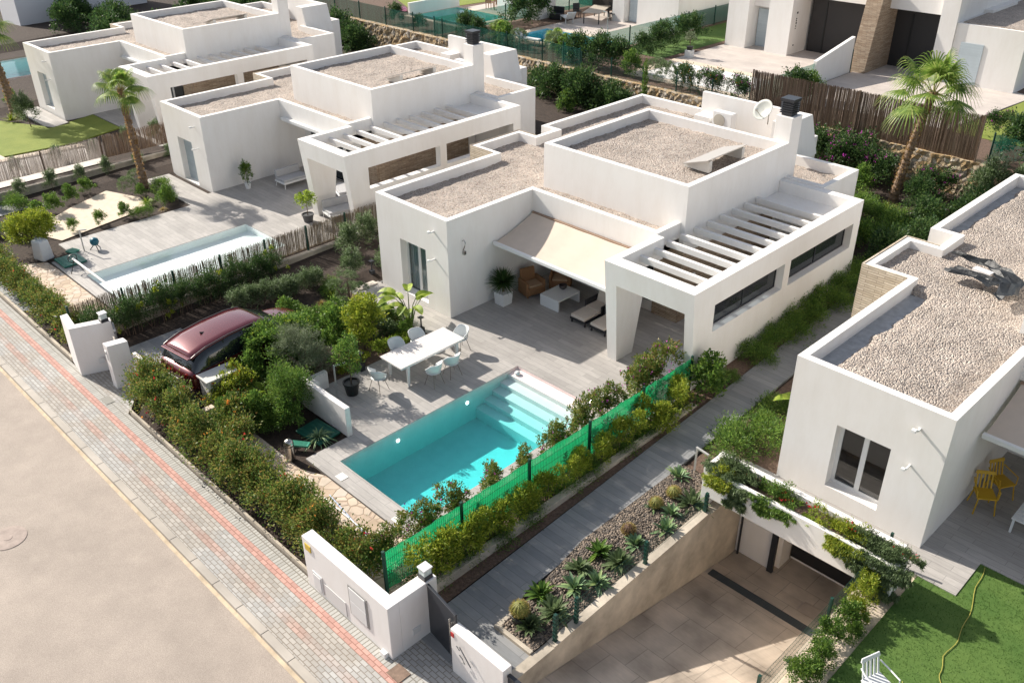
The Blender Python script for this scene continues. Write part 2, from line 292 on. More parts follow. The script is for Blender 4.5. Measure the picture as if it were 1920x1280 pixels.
mb.quad((-55,21.5,-.1),(300,21.5,-.1),(300,21.5,1.98),(-55,21.5,1.98)); tag(mb.build('upper_ground',BROWNSOIL),kind='structure')
sheet('far_ground',rect(-300,21.5,-55,400),-.07,BROWNSOIL)
# road, kerb, pavement
sheet('road',[(-300,-200),(300,-200),(300,-11.72),(-300,-11.72)],-.13,ASPH)
mb=MB(); x=-60
while x<60: mb.box(x,-11.72,-.2,x+.99,-11.54,.0); x+=1
tag(mb.build('kerb',KERB,bev=.012),kind='structure')
mb=MB(); mb.quad((-60,-11.80,-.126),(60,-11.80,-.126),(60,-11.72,-.10),(-60,-11.72,-.10)); tag(mb.build('gutter_sand',mat('sand',(.52,.42,.30),.95,var=.25,vs=3)),kind='structure')
def pavement_mat():
    m=bpy.data.materials.new('pavement_blocks');m.use_nodes=True;t=m.node_tree;b=t.nodes['Principled BSDF'];L=t.links.new;b.inputs['Roughness'].default_value=.85
    g=N(t,'NewGeometry');k=N(t,'TexBrick');k.inputs['Scale'].default_value=1;k.inputs['Brick Width'].default_value=.2;k.inputs['Row Height'].default_value=.1;k.inputs['Mortar Size'].default_value=.009
    k.inputs['Color1'].default_value=(.84,.84,.84,1);k.inputs['Color2'].default_value=(1.10,1.10,1.10,1);k.inputs['Mortar'].default_value=(.55,.5,.45,1);L(g.outputs['Position'],k.inputs['Vector'])
    mp=N(t,'Mapping');mp.inputs['Rotation'].default_value=(0,0,R(90));L(g.outputs['Position'],mp.inputs[0])
    k2=N(t,'TexBrick');k2.inputs['Scale'].default_value=1;k2.inputs['Brick Width'].default_value=.3;k2.inputs['Row Height'].default_value=.1;k2.inputs['Mortar Size'].default_value=.012;k2.offset=0
    k2.inputs['Color1'].default_value=(.85,.85,.85,1);k2.inputs['Color2'].default_value=(1.05,1.05,1.05,1);k2.inputs['Mortar'].default_value=(.5,.47,.43,1);L(mp.outputs[0],k2.inputs['Vector'])
    s=N(t,'SeparateXYZ');L(g.outputs['Position'],s.inputs[0])
    def rng(src,a,b_):
        x1=N(t,'Math',operation='GREATER_THAN');x1.inputs[1].default_value=a;L(src,x1.inputs[0]);x2=N(t,'Math',operation='LESS_THAN');x2.inputs[1].default_value=b_;L(src,x2.inputs[0])
        q=N(t,'Math',operation='MULTIPLY');L(x1.outputs[0],q.inputs[0]);L(x2.outputs[0],q.inputs[1]);return q.outputs[0]
    def mix(f,a,c):
        x=N(t,'Mix',data_type='RGBA')
        if f is not None:
            if isinstance(f,float): x.inputs[0].default_value=f
            else: L(f,x.inputs[0])
        for s_,v in ((6,a),(7,c)):
            if isinstance(v,tuple): x.inputs[s_].default_value=(*v,1)
            else: L(v,x.inputs[s_])
        return x.outputs[2]
    y=s.outputs[1]
    nz=N(t,'TexNoise');nz.inputs['Scale'].default_value=.55;nz.inputs['Detail'].default_value=3;L(g.outputs['Position'],nz.inputs['Vector'])
    r=N(t,'MapRange');r.inputs[1].default_value=.42;r.inputs[2].default_value=.52;L(nz.outputs[0],r.inputs[0])
    base=mix(r.outputs[0],(.43,.42,.40),(.41,.38,.34))
    sc=N(t,'Math',operation='MULTIPLY');sc.inputs[1].default_value=.55;L(k.outputs['Color'],sc.inputs[0])
    n2=N(t,'TexNoise');n2.inputs['Scale'].default_value=1.1;L(g.outputs['Position'],n2.inputs['Vector']);rr=N(t,'MapRange');rr.inputs[1].default_value=.4;rr.inputs[2].default_value=.6;rr.inputs[3].default_value=.25;rr.inputs[4].default_value=.9;L(n2.outputs[0],rr.inputs[0])
    f1=N(t,'Math',operation='MULTIPLY');L(rng(y,-11.2,-11.0),f1.inputs[0]);L(rr.outputs[0],f1.inputs[1])
    base=mix(f1.outputs[0],base,(.45,.31,.26))
    base=mix(rng(y,-10.6,-10.4),base,(.54,.31,.26))
    base=mix(rng(y,-10.4,-10.1),base,(.44,.43,.40))
    br=mix(rng(y,-10.4,-10.1),k.outputs['Color'],k2.outputs['Color'])
    mm=N(t,'Mix',data_type='RGBA',blend_type='MULTIPLY');mm.inputs[0].default_value=1;L(base,mm.inputs[6]);L(br,mm.inputs[7])
    n4=N(t,'TexNoise');n4.inputs['Scale'].default_value=40;n4.inputs['Detail'].default_value=3;L(g.outputs['Position'],n4.inputs['Vector']);r4=N(t,'MapRange');r4.inputs[3].default_value=.85;r4.inputs[4].default_value=1.15;L(n4.outputs[0],r4.inputs[0])
    m5=N(t,'Mix',data_type='RGBA',blend_type='MULTIPLY');m5.inputs[0].default_value=1;L(mm.outputs[2],m5.inputs[6]);L(r4.outputs[0],m5.inputs[7]);L(m5.outputs[2],b.inputs['Base Color'])
    bp=N(t,'Bump',invert=True);bp.inputs['Strength'].default_value=.4;bp.inputs['Distance'].default_value=.01;L(k.outputs['Fac'],bp.inputs['Height']);L(bp.outputs[0],b.inputs['Normal']);return m
PAVE=pavement_mat()
sheet('pavement',[(-60,-11.54),(60,-11.54),(60,-10.1),(15.55,-10.1),(15.55,-9.45),(12.3,-9.45),(12.3,-10.1),(1.3,-10.1),(.35,-9.3),(-2.4,-8.9),(-2.4,-10.1),(-60,-10.1)],0,PAVE,th=.2)
# terraces around the pools (rectangles butted round the openings)
def terrace(name,rects,m,z=0.,th=.28):
    mb=MB()
    for r in rects: mb.prism(rect(*r),z-th,z)
    o=mb.build(name,m); return tag(o,kind='structure')
P0,P1,Q0,Q1=7.38,10.66,-7.15,-.55       # main pool
terrace('terrace',[(6.65,-7.72,7.38,-6.3),(4.1,-6.3,7.38,-1.2),(7.38,-7.72,10.66,-7.15),(10.66,-7.72,11.15,1.2),(7.38,-.55,10.66,1.2),(3.0,-1.2,7.38,1.2),(3.68,1.2,12.0,5.08),(11.15,-1.0,12.0,1.2),(9.18,5.08,11.9,10.9),(-1.2,-1.2,3.0,.0)],DECK)
VD=-16.20
terrace('neighbour_terrace',[(-11.9,-6.85,-8.38,1.2),(-8.38,-.6,-5.35,1.2),(-8.38,-7.7,-5.35,-7.2),(-10.4,-7.7,-8.38,-6.85),(-5.35,-7.7,-4.6,1.2),(-17.0,-1.2,-11.9,.0),(-12.6,.0,-11.9,1.2),(-12.6,1.2,-4.2,5.08),(-7.1,5.08,-4.3,10.9)],DECK)
terrace('far_terrace',[(-33.5,-1.2,-27.6,0),(-28.45,1.6,-20.3,5.1)],DECK)
terrace('patio',[(19.62,-.84,20.78,.05),(20.95-1.33,.05,20.78,.5),(19.62,.5,26.5,5.4)],DECK,z=.27)
terrace('garage_roof_walkway',[(15.0,-1.4,19.62,.05)],DECK,z=.27,th=.25)
# driveway, side path, flagstones, lawn
sheet('driveway',[(-2.25,-9.1),(.4,-9.1),(2.35,-8.9),(2.35,-3.1),(-2.25,-3.1)],-.02,SLATE,th=.2)
mb=MB(); yy=[-9.45,-8.2,-7,-5,-3,-1,1,3,5,7,9,11,13]
for a,b in zip(yy,yy[1:]):
    lx=lambda y:13.12-.022*(y+9); rx=lambda y:(15.55 if y<=-8.2 else 14.05-.018*(y+5))
    ra=15.5 if a<-8.1 else rx(a); rb=15.5 if b<=-8.1 else rx(b)
    if a==-8.2: ra=14.45
    mb.hexa([(lx(a),a,pathz(a)-.1),(ra,a,pathz(a)-.1),(rb if b!=-8.2 else 15.5,b,pathz(b)-.1),(lx(b),b,pathz(b)-.1)],[(lx(a),a,pathz(a)+.02),(ra,a,pathz(a)+.02),(rb if b!=-8.2 else 15.5,b,pathz(b)+.02),(lx(b),b,pathz(b)+.02)])
tag(mb.build('path',PATHM),kind='structure')
sheet('flagstone_paving',[(4.6,-9.2),(12.0,-9.2),(12.0,-7.75),(7.6,-7.75),(6.9,-8.05),(4.6,-8.05)],-.16+.14,FLAG)
sheet('neighbour_flagstones',[(-11.4,-9.3),(-4.2,-9.3),(-4.2,-7.75),(-9.6,-7.75),(-10.6,-7.8)],-.02,FLAG)
sheet('garden_path',[(-.9,-1.2),(.3,-1.2),(.9,-2.6),(3.2,-4.6),(2.6,-5.3),(.4,-4.5),(-.3,-3.2),(-1.1,-2.4)],-.025,FLAG)
sheet('neighbour_garden_path',[(-16.3,-3.0),(-14.4,-2.3),(-13.4,-2.5),(-12.9,-3.3),(-12.2,-6.6),(-14,-7.2),(-15.4,-5.0)],-.02,CREAMSTONE)
sheet('neighbour_side_path',[(-18.0,-9.3),(-6.8,-9.6),(-7.4,-10.0),(-18,-10.0)],-.02,SLATE)
sheet('side_path',rect(-17.9,-9.4,-16.6,8),-.015,PATHM)
sheet('entry_path',rect(-1.8,-2.9,-.15,8),-.015,PATHM)
sheet('entry_gravel_path',[(-16.6,-1.25),(-16.25,-1.25),(-16.25,8),(-16.6,8)],-.01,CREAMSTONE)
def grass(name,poly,z,m,n,h=.03,seed=1,kind='stuff'):
    r=np.random.default_rng(seed);xs_=[p[0] for p in poly];ys_=[p[1] for p in poly];x0,x1,y0,y1=min(xs_),max(xs_),min(ys_),max(ys_)
    P=r.uniform((x0,y0),(x1,y1),(n,2));ok=np.zeros(len(P),bool);j=len(poly)-1
    for i in range(len(poly)):
        xi,yi=poly[i];xj,yj=poly[j];ok^=((yi>P[:,1])!=(yj>P[:,1]))&(P[:,0]<(xj-xi)*(P[:,1]-yi)/(yj-yi+1e-9)+xi);j=i
    P=P[ok];k=len(P);a=r.uniform(0,6.28,k);wd=.006;hh=h*r.uniform(.6,1.3,k);t=r.normal(0,h*.5,(k,2));V=np.zeros((k,3,3))
    V[:,0,:2]=P-np.c_[np.cos(a),np.sin(a)]*wd;V[:,1,:2]=P+np.c_[np.cos(a),np.sin(a)]*wd;V[:,2,:2]=P+t;V[:,:2,2]=z;V[:,2,2]=z+hh
    o=npmesh(name,V.reshape(-1,3),np.arange(k*3).reshape(-1,3),m);return tag(o,kind=kind) if kind=='stuff' else o
def npmesh(name,V,Fc,m,parent=None):
    me=bpy.data.meshes.new(name);n=len(V);k,c=Fc.shape
    me.vertices.add(n);me.vertices.foreach_set('co',np.ascontiguousarray(V,dtype=np.float32).ravel());me.loops.add(k*c);me.loops.foreach_set('vertex_index',np.ascontiguousarray(Fc,dtype=np.int32).ravel())
    me.polygons.add(k);me.polygons.foreach_set('loop_start',np.arange(0,k*c,c,dtype=np.int32));me.polygons.foreach_set('loop_total',np.full(k,c,dtype=np.int32))
    me.materials.append(m);me.update(calc_edges=True);me.validate();o=bpy.data.objects.new(name,me);C.objects.link(o)
    if parent:o.parent=parent
    return o
TURF=mat('turf',(.055,.125,.018),.9,var=.22,vs=.8,bump=.6,bs=90,col2=(.11,.185,.035))
TURFY=mat('yellow_turf',(.17,.22,.03),.9,var=.22,vs=1.2,bump=.6,bs=90,col2=(.23,.27,.045))
L_TURF=leafmat('turf_blade',[(.035,.085,.012),(.06,.14,.02),(.10,.195,.03)]);L_TURFY=leafmat('yellow_turf_blade',[(.10,.15,.02),(.19,.24,.035),(.27,.30,.05)])
LP=[(19.95,-9.5),(30,-9.5),(30,.5),(20.78,.5),(20.78,-.84),(19.95,-.84)]
sheet('lawn',LP,.25,TURF,th=.3); grass('lawn_grass',LP,.25,L_TURF,60000)
LQ=[(-50,-6.4),(-24.5,-4.6),(-24.1,-1.2),(-24.9,1.55),(-28.4,1.55),(-27.55,-.95),(-31,-2.6),(-34,-3.2),(-50,-3.4)]
sheet('neighbour_lawn',LQ,.0,TURFY,th=.2)
sheet('lawn_edging',[(-50,-6.9),(-23.6,-5.0),(-23.1,-1.1),(-23.6,-1.1),(-24.1,-4.6),(-50,-6.4)],.04,CREAMSTONE,th=.2)
sheet('front_paving',[(-50,-9.9),(-20.1,-9.9),(-20.1,-1.2),(-23.0,-1.2),(-23.6,-5.05),(-50,-6.95)],-.02,planks('pale_slabs',(.55,.50,.45),(.60,.55,.5),(.4,.36,.33),.6,.6,0,.008,.5,.7,.06))
# sunken ramp to the garage
def rz(y): return -.64-.195*(y+7.63) if y<-1.2 else -1.895-.03*(y+1.2)
mb=MB(); yy=[-12.0,-9.5,-7.5,-5.5,-3.5,-1.2,2.5]
for a,b in zip(yy,yy[1:]): mb.quad((15.5,a,min(rz(a),-.02)),(19.25,a,min(rz(a),-.02)),(19.25,b,rz(b)),(15.5,b,rz(b)))
tag(mb.build('ramp',RAMP),kind='structure')
# ---------------------------------------------------------------- pools
def pool_mat():
    m=bpy.data.materials.new('pool_water');m.use_nodes=True;t=m.node_tree;L=t.links.new;o=t.nodes['Material Output']
    tr=N(t,'BsdfTransparent');gl=N(t,'BsdfGlossy');gl.inputs['Roughness'].default_value=.03;fr=N(t,'Fresnel');fr.inputs[0].default_value=1.33
    g=N(t,'NewGeometry');nz=N(t,'TexNoise');nz.inputs['Scale'].default_value=3;nz.inputs['Detail'].default_value=2;L(g.outputs['Position'],nz.inputs['Vector']);bp=N(t,'Bump');bp.inputs['Strength'].default_value=.12;bp.inputs['Distance'].default_value=.05;L(nz.outputs[0],bp.inputs['Height'])
    L(bp.outputs[0],gl.inputs['Normal']);L(bp.outputs[0],fr.inputs['Normal'])
    bf=N(t,'Math',operation='SUBTRACT');bf.inputs[0].default_value=1;L(g.outputs['Backfacing'],bf.inputs[1]);ff=N(t,'Math',operation='MULTIPLY');L(fr.outputs[0],ff.inputs[0]);L(bf.outputs[0],ff.inputs[1])
    mx=N(t,'MixShader');L(ff.outputs[0],mx.inputs[0]);L(tr.outputs[0],mx.inputs[1]);L(gl.outputs[0],mx.inputs[2]);L(mx.outputs[0],o.inputs[0])
    va=N(t,'VolumeAbsorption');va.inputs[0].default_value=(.02,.92,.94,1);va.inputs[1].default_value=.82;L(va.outputs[0],o.inputs[1]);return m
WATER=pool_mat(); BASIN=mat('pool_plaster',(.84,.69,.665),.6,var=.05,vs=3,bump=.15,bs=14)
LENS=mat('light_lens',(.9,.95,.95),.2);LENS.node_tree.nodes['Principled BSDF'].inputs['Emission Color'].default_value=(1,1,1,1);LENS.node_tree.nodes['Principled BSDF'].inputs['Emission Strength'].default_value=3
def pool(name,x0,y0,x1,y1,depth,label,group,z=0.,steps=(),lights=(),wm=WATER,bm_=BASIN,water=True):
    r=empty(name,((x0+x1)/2,(y0+y1)/2,z),0,label,'swimming pool',group); cx,cy=(x0+x1)/2,(y0+y1)/2
    a,b,c,d=x0-cx,y0-cy,x1-cx,y1-cy
    a+=.004;b+=.004;c-=.004;d-=.004
    mb=MB();mb.quad((a,b,-depth),(c,b,-depth),(c,d,-depth),(a,d,-depth))
    for p,q in (((a,b),(c,b)),((c,b),(c,d)),((c,d),(a,d)),((a,d),(a,b))): mb.quad((*p,-.01),(*q,-.01),(*q,-depth),(*p,-depth))
    mb.build('basin',bm_,r)
    for i,(y,zz) in enumerate(steps):
        s=MB();s.box(a+.004,d-y,-depth+.002,c-.004,d-.004-.001*i-(steps[i-1][0] if i else 0),zz); s.build('step',bm_,r)
    for lx,ly,lz in lights:
        s=MB();s.lathe([(.05,0),(.05,.015),(.03,.025)],(0,0,0),16);o=s.build('pool_light',LENS,r);o.location=(lx-cx,ly-cy,lz);o.rotation_euler=(0,R(90),0)
    # keep the water within the basin opening at the surface
    if not water: return r
    s=MB();s.box(a+.001,b+.001,-depth-.02,c-.001,d-.001,-.07);s.build('water',wm,r); return r
pool('swimming_pool',P0,Q0,P1,Q1,1.05,'large turquoise swimming pool with wide steps in front of the nearest whole villa',None,steps=((.42,-.10),(.76,-.24),(1.10,-.38),(1.44,-.53),(1.78,-.68)),lights=((P0+.01,-5.25,-.34),(P0+.01,-2.66,-.34)))
PALEW=pool_mat();PALEW.name='pale_pool_water';[setattr(n.inputs[1],'default_value',.10) for n in PALEW.node_tree.nodes if n.type=='VOLUME_ABSORPTION']
pool('swimming_pool',-8.38,-7.2,-5.35,-.6,.30,'narrow pale shallow swimming pool behind the reed fence with a cover roller',None,bm_=mat('pale_liner',(.86,.89,.87),.6,bump=.2,bs=5),wm=PALEW)
pool('swimming_pool',-45.4,.6,-40.2,5.6,1.0,'blue swimming pool at the left edge behind the tall palm trunk',None)
# upper terrace pools and decks
UD=planks('upper_deck_tiles',(.52,.46,.42),(.57,.51,.46),(.42,.38,.35),.9,.3,0,.006,.35,.6,.06)
def usheet(name,poly,m,z=2.02,th=.1): return sheet(name,poly,z,m,th=th)
def pooldeck(name,x0,y0,x1,y1,p,zz=2.02):
    a,b,c,d=p; return terrace(name,[(x0,y0,x1,b),(x0,d,x1,y1),(x0,b,a,d),(c,b,x1,d)],CREAMSTONE,z=zz,th=.12)
pooldeck('pool_terrace',-19.3,24.9,-12.0,28.9,(-18.7,25.3,-12.6,28.4)); o=pool('swimming_pool',-18.7,25.3,-12.6,28.4,.8,'bright blue swimming pool on the upper plot beside the green screen fence',None,z=2.02,bm_=mat('blue_liner',(.30,.62,.72),.5,var=.15,vs=1.5,bump=.3,bs=4))
pooldeck('pool_terrace',-29.0,24.6,-22.9,29.6,(-28.6,25.0,-23.3,29.2)); pool('swimming_pool',-28.6,25.0,-23.3,29.2,.8,'green tinted swimming pool at the top of the photo behind the stone wall',None,z=2.02,bm_=mat('green_liner',(.35,.62,.55),.5,var=.15,vs=1.5,bump=.3,bs=4))
pooldeck('pool_terrace',-7.6,22.8,.9,27.6,(-6.9,23.4,-.6,26.9)); pool('swimming_pool',-6.9,23.4,-.6,26.9,.03,'covered pale white pool in front of the villa with the dark garage doors',None,z=2.05,bm_=mat('white_cover',(.78,.76,.73),.6),water=False)
usheet('upper_terrace',[(-19.3,28.9),(-11.6,28.9),(-11.6,37),(-19.3,37)],UD); usheet('upper_terrace',[(-7.6,27.6),(1.0,27.6),(1.0,38),(-7.6,38)],UD); usheet('upper_terrace',[(1.3,24.4),(9.3,25.0),(10.2,33.2),(1.3,36)],UD)
usheet('upper_terrace',[(-28,29.6),(-22.9,29.6),(-22.9,40),(-28,40)],UD)
usheet('upper_lawn',[(-11.2,27),(-8.2,27),(-8.2,40),(-11.2,40)],TURF,2.0); usheet('upper_lawn',[(9.5,24.9),(18,24.9),(18,34),(10.3,34)],TURFY,2.0); usheet('upper_lawn',[(-36,29),(-29.5,26),(-28.3,35),(-38,35)],TURFY,2.0)
# ---------------------------------------------------------------- villas
HB=3.48; HP=3.43
POLY=[(0,0),(3.68,0),(3.68,3.9),(9.0,3.9),(9.0,5.02),(9.0,10.95),(10.7,10.95),(10.7,13.4),(7.7,13.4),(7.7,15.9),(-1.05,15.9),(-1.05,9.3),(-.3,9.3),(-.3,8.2),(-1.25,8.2),(-1.25,5.6),(0,5.6)]
TOW=[(3.1,5.07),(9.18,5.07),(9.18,10.89),(3.1,10.89)]
def gravel_mesh(poly,z,seed,hfun=None,step=.11,m=None,name='gravel_roof',parent=None,amp=.035):
    """lumpy sheet of stones filling an axis-aligned polygon"""
    xs_=sorted({round(p[0],3) for p in poly});ys_=sorted({round(p[1],3) for p in poly})
    def lines(v):
        o=[]
        for a,b in zip(v,v[1:]):
            k=max(1,int(round((b-a)/step)));o+=[a+(b-a)*i/k for i in range(k)]
        return o+[v[-1]]
    X=lines(xs_);Y=lines(ys_)
    def inside(x,y):
        c=False;j=len(poly)-1
        for i in range(len(poly)):
            xi,yi=poly[i];xj,yj=poly[j]
            if (yi>y)!=(yj>y) and x<(xj-xi)*(y-yi)/(yj-yi)+xi:c=not c
            j=i
        return c
    r=np.random.default_rng(seed);nz=r.normal(0,amp*.35,(len(X),len(Y)));mb=MB();idx={}
    def vid(i,j):
        if (i,j) not in idx:
            x,y=X[i],Y[j];h=noise.noise(Vector((x*.9,y*.9,seed)))*amp*1.2+noise.noise(Vector((x*3,y*3,seed+5)))*amp*.6+nz[i,j]
            idx[(i,j)]=len(mb.v);mb.v.append((x,y,z+h+(hfun(x,y) if hfun else 0)))
        return idx[(i,j)]
    for i in range(len(X)-1):
        for j in range(len(Y)-1):
            if inside((X[i]+X[i+1])/2,(Y[j]+Y[j+1])/2): mb.f.append((vid(i,j),vid(i+1,j),vid(i+1,j+1),vid(i,j+1)))
    return mb.build(name,m or GRAVEL,parent,smooth=True)
def front(y): return 0
def villa(name,ox,oy,oz,rz_,label,win,awning,side=True,coarse=False,gz=None):
    r=empty(name,(ox,oy,oz),rz_,label,'house','white cube villas in a row')
    # walls
    mb=MB(); hz={0:(win,)}
    ins=volume(mb,POLY,-.45,HB,.2,3.0 if coarse else None,hz,{2:2.72,3:2.72},.34)
    mb.box(3.5,4.1,2.72,9.0,5.06,2.95); mb.quad((3.68,3.9,-.3),(3.68,5.07,-.3),(3.68,5.07,2.72),(3.68,3.9,2.72))
    mb.box(9.18,9.35,2.86,11.84,10.62,3.02); mb.box(10.72,10.97,-.4,11.84,11.15,3.0)
    mb.build('wall',WHITE,r)
    mb=MB(); ti=volume(mb,TOW,2.9,4.7,.2,None,{},{0:-.3,1:-.3}); mb.build('tower_wall',WHITE,r)
    g=gz or (3.13 if not coarse else 3.2)
    def hf(x,y):
        d=x-.2 if y<5.5 else (x+.85 if y>9.3 else 3)
        wv=.16*noise.noise(Vector((y*1.7,0,3)))+.07*noise.noise(Vector((y*6,0,3))); k=(.34 if y<5.5 else .22)+wv
        if y<.35: k*=max(.0,y-.2)*5
        e=-.22 if d<k else (-.22*(1-(d-k)/.22) if d<k+.22 else 0)
        q=3.48-x
        if q<.5+wv and y<3.9: e=min(e,-.16*(1-q/(.55+wv)))
        return e+(.07 if d>1.0 and y<8 else .03)
    gravel_mesh([tuple(p) for p in ins],g,int(abs(ox)),hf if coarse else None,m=GRAVEL2 if coarse else GRAVEL,parent=r)
    if coarse:
        m2=MB(); m2.quad(*[(x,y,3.1) for x,y in ins]); m2.build('roof_membrane',MEMB,r)
    gravel_mesh([tuple(p) for p in ti],4.36,int(abs(ox))+3,m=GRAVEL,name='gravel_roof',parent=r)
    # stone clad outer bay
    mb=MB(); mb.box(-1.31,5.57,-.4,-1.255,8.23,HB+.02); mb.box(-1.255,5.54,-.4,-.02,5.595,HB+.02); mb.box(-1.25,8.205,-.4,-.3,8.25,HB+.02); mb.build('stone_cladding',LEDGE2,r)
    mb=MB(); mb.box(9.185,5.1,-.2,9.23,10.4,2.45); mb.box(8.2,5.0,-.2,9.23,5.066,2.6); mb.build('stone_cladding',LEDGE,r)
    mb=MB(); mb.box(7.1,4.96,.45,8.15,5.0,1.7); mb.build('wall_screen',BLACKP,r)
    mb=MB(); mb.box(4.3,4.98,.0,6.9,5.06,2.3); o=mb.build('patio_door',FRAMEW,r)
    for a in (4.38,5.65):
        mb=MB(); mb.box(a,4.955,.1,a+1.17,4.978,2.2); mb.build('pane',mat('dark_pane',(.02,.025,.03),.08),o)
    # pergola frame, front face leaning back towards its foot
    fy=lambda z:1.4+(HP-z)*.108
    mb=MB()
    def hx(x0,x1,z0,z1,yb0,yb1=None,xb=None):
        yb1=yb0 if yb1 is None else yb1; xb=x1 if xb is None else xb
        mb.hexa([(x0,fy(z0),z0),(xb,fy(z0),z0),(xb,yb0,z0),(x0,yb0,z0)],[(x0,fy(z1),z1),(x1,fy(z1),z1),(x1,yb1,z1),(x0,yb1,z1)])
    hx(9.0,11.84,2.72,HP,1.85); hx(9.0,9.42,-.3,2.72,2.5,2.95,9.34); hx(11.842,12.14,-.5,HP,2.0)
    mb.box(9.0,1.852,2.72,9.26,3.9,HP); mb.box(9.19,10.62,2.72,11.84,10.95,HP)
    wall_holes(mb,(12.14,2.0),(12.14,10.95),-.5,HP,((.49,4.2,1.85,2.72),(4.55,8.5,1.85,2.72)),.298)
    wall_holes(mb,(11.842,10.95),(11.842,2.0),-.5,HP,((.45,4.4,1.85,2.72),(4.75,8.46,1.85,2.72)),.0)
    mb.quad((11.842,2.0,HP),(12.14,2.0,HP),(12.14,10.95,HP),(11.842,10.95,HP)); mb.quad((11.842,10.95,-.5),(12.14,10.95,-.5),(12.14,10.95,HP),(11.842,10.95,HP))
    fr=mb.build('pergola_frame',WHITE,r)
    for i in range(11):
        y=1.98+.715*i; mb=MB(); mb.box(9.19,y,3.04,11.84,y+.13,3.22); mb.build('beam',WHITE,r)
    for a,b in (((2.49,6.2),(6.55,10.5)) if awning=='open' else ()):
        mb=MB(); 
        for q in (a+.02,(a+b)/2,b-.06): mb.box(11.86,q,1.86,11.90,q+.04,2.71)
        mb.box(11.86,a+.02,1.86,11.9,b-.02,1.9); mb.box(11.86,a+.02,2.67,11.9,b-.02,2.71); o=mb.build('window',ANTH,r)
        mb=MB(); mb.box(11.875,a+.06,1.9,11.885,b-.06,2.67); mb.build('pane',GLASS,o)
    # chimney
    mb=MB(); mb.box(8.55,10.892,3.0,9.18,11.55,5.55); ch=mb.build('chimney',WHITE,r,bev=.01)
    mb=MB(); mb.box(8.66,11.02,5.55,9.04,11.40,6.05)
    for i in range(6): mb.box(8.61,10.97,5.64+i*.075,9.09,11.45,5.68+i*.075)
    mb.box(8.59,10.95,6.05,9.11,11.47,6.14); mb.build('chimney_cap',ANTH,ch)
    # plant wall behind the tower
    mb=MB(); mb.box(2.85,14.9,3.05,7.1,15.1,4.5); mb.hexa([(7.1,13.3,3.05),(8.15,13.3,3.05),(8.15,15.1,3.05),(7.1,15.1,3.05)],[(7.1,13.3,4.5),(7.75,13.3,4.5),(7.75,15.1,4.5),(7.1,15.1,4.5)]); mb.box(3.0,14.2,3.05,3.75,14.9,3.72); mb.build('roof_wall',WHITE,r)
    # front window
    s0,s1,za,zb=win; w_=MB(); y=.26
    if awning!='shutters':
        for q in (s0,(s0+s1)/2-.06,s1-.09): w_.box(q,y,za,q+(.12 if q>s0 and q<s1-.2 else .09),y+.06,zb)
        w_.box(s0+.07,y+.003,za,s1-.07,y+.057,za+.08); w_.box(s0+.07,y+.003,zb-.08,s1-.07,y+.057,zb); o=w_.build('window',FRAMEW,r)
        p_=MB(); p_.box(s0+.07,y+.02,za+.08,s1-.07,y+.03,zb-.08); p_.build('pane',GLASSC if side else GLASS,o)
        c=MB(); n=14
        for i in range(n):
            a=s0+.04+(s1-s0-.6)*i/n; c.box(a,y+.14+.03*(i%2),za+.05,a+(s1-s0-.6)/n+.01,y+.16+.03*(i%2),zb-.1)
        if side: c.build('curtain',CURT,r)
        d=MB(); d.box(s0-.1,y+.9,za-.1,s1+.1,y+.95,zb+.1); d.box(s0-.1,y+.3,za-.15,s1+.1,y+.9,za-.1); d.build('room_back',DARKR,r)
    else:
        w_.box(s0,y,za,s1,y+.05,zb); w_.build('shutter',SHUT,r)
    # awning
    if awning=='open':
        mb=MB(); n=26; x0,x1=3.78,8.93
        for i in range(n):
            a,b=x0+(x1-x0)*i/n,x0+(x1-x0)*(i+1)/n
            for j in range(6):
                def P(x,t): return (x,3.86-1.82*t,2.70-.55*t-.05*math.sin(math.pi*t)+.006*math.sin(x*5))
                t0,t1=j/6,(j+1)/6; mb.quad(P(a,t0),P(b,t0),P(b,t1),P(a,t1))
        aw=mb.build('awning',CANVAS,r); mb=MB(); mb.box(3.74,1.93,2.07,8.95,2.05,2.19); mb.build('front_bar',FRAMEW,aw,bev=.02)
        mb=MB(); mb.box(3.74,3.80,2.66,8.95,3.895,2.72); mb.build('cassette',mat('brown_trim',(.28,.19,.13),.6),aw,bev=.01)
        mb=MB(); 
        for x in (4.6,8.1): mb=MB(); mb.tube([(x,3.8,2.52),(x+.7,2.9,2.2),(x,2.06,2.08)],.025,6); mb.build('awning_arm',FRAMEW,aw)
    else:
        mb=MB(); mb.box(3.95,3.70,2.62,8.5,3.895,2.78); mb.build('awning',FRAMEW,r,bev=.03)
    # small fittings near the front corner
    mb=MB(); mb.box(3.0,-.12,2.92,3.05,0.0,2.97); mb.cbox((2.97,-.17,2.95),(.1,.1,.07)); mb.build('security_camera',FRAMEW,r,bev=.008)
    mb=MB(); mb.box(3.0,-.22,1.95,3.04,0.0,1.99); mb.cbox((2.98,-.25,1.97),(.08,.08,.06)); mb.build('security_camera',FRAMEW,r,bev=.008)
    return r
W1=(1.2,2.55,.14,2.14)
v1=villa('villa',0,0,0,0,'nearest whole white villa with pergola behind the turquoise pool',W1,'open')
v2=villa('villa',-16.27,.25,-.12,0,'second white villa with light blue shutter behind the shallow pale pool',(1.15,2.45,.12,2.12),'shutters')
v3=villa('villa',-32.12,.06,.12,0,'farthest left white villa standing above the yellow green lawn',(1.15,2.42,.2,2.12),'shutters')
v4=villa('villa',15.937,.05,.295,R(-.6),'white villa cut off by the right edge with coarse stones on its roof',(1.25,2.55,.38,2.14),'open',side=False,coarse=True)
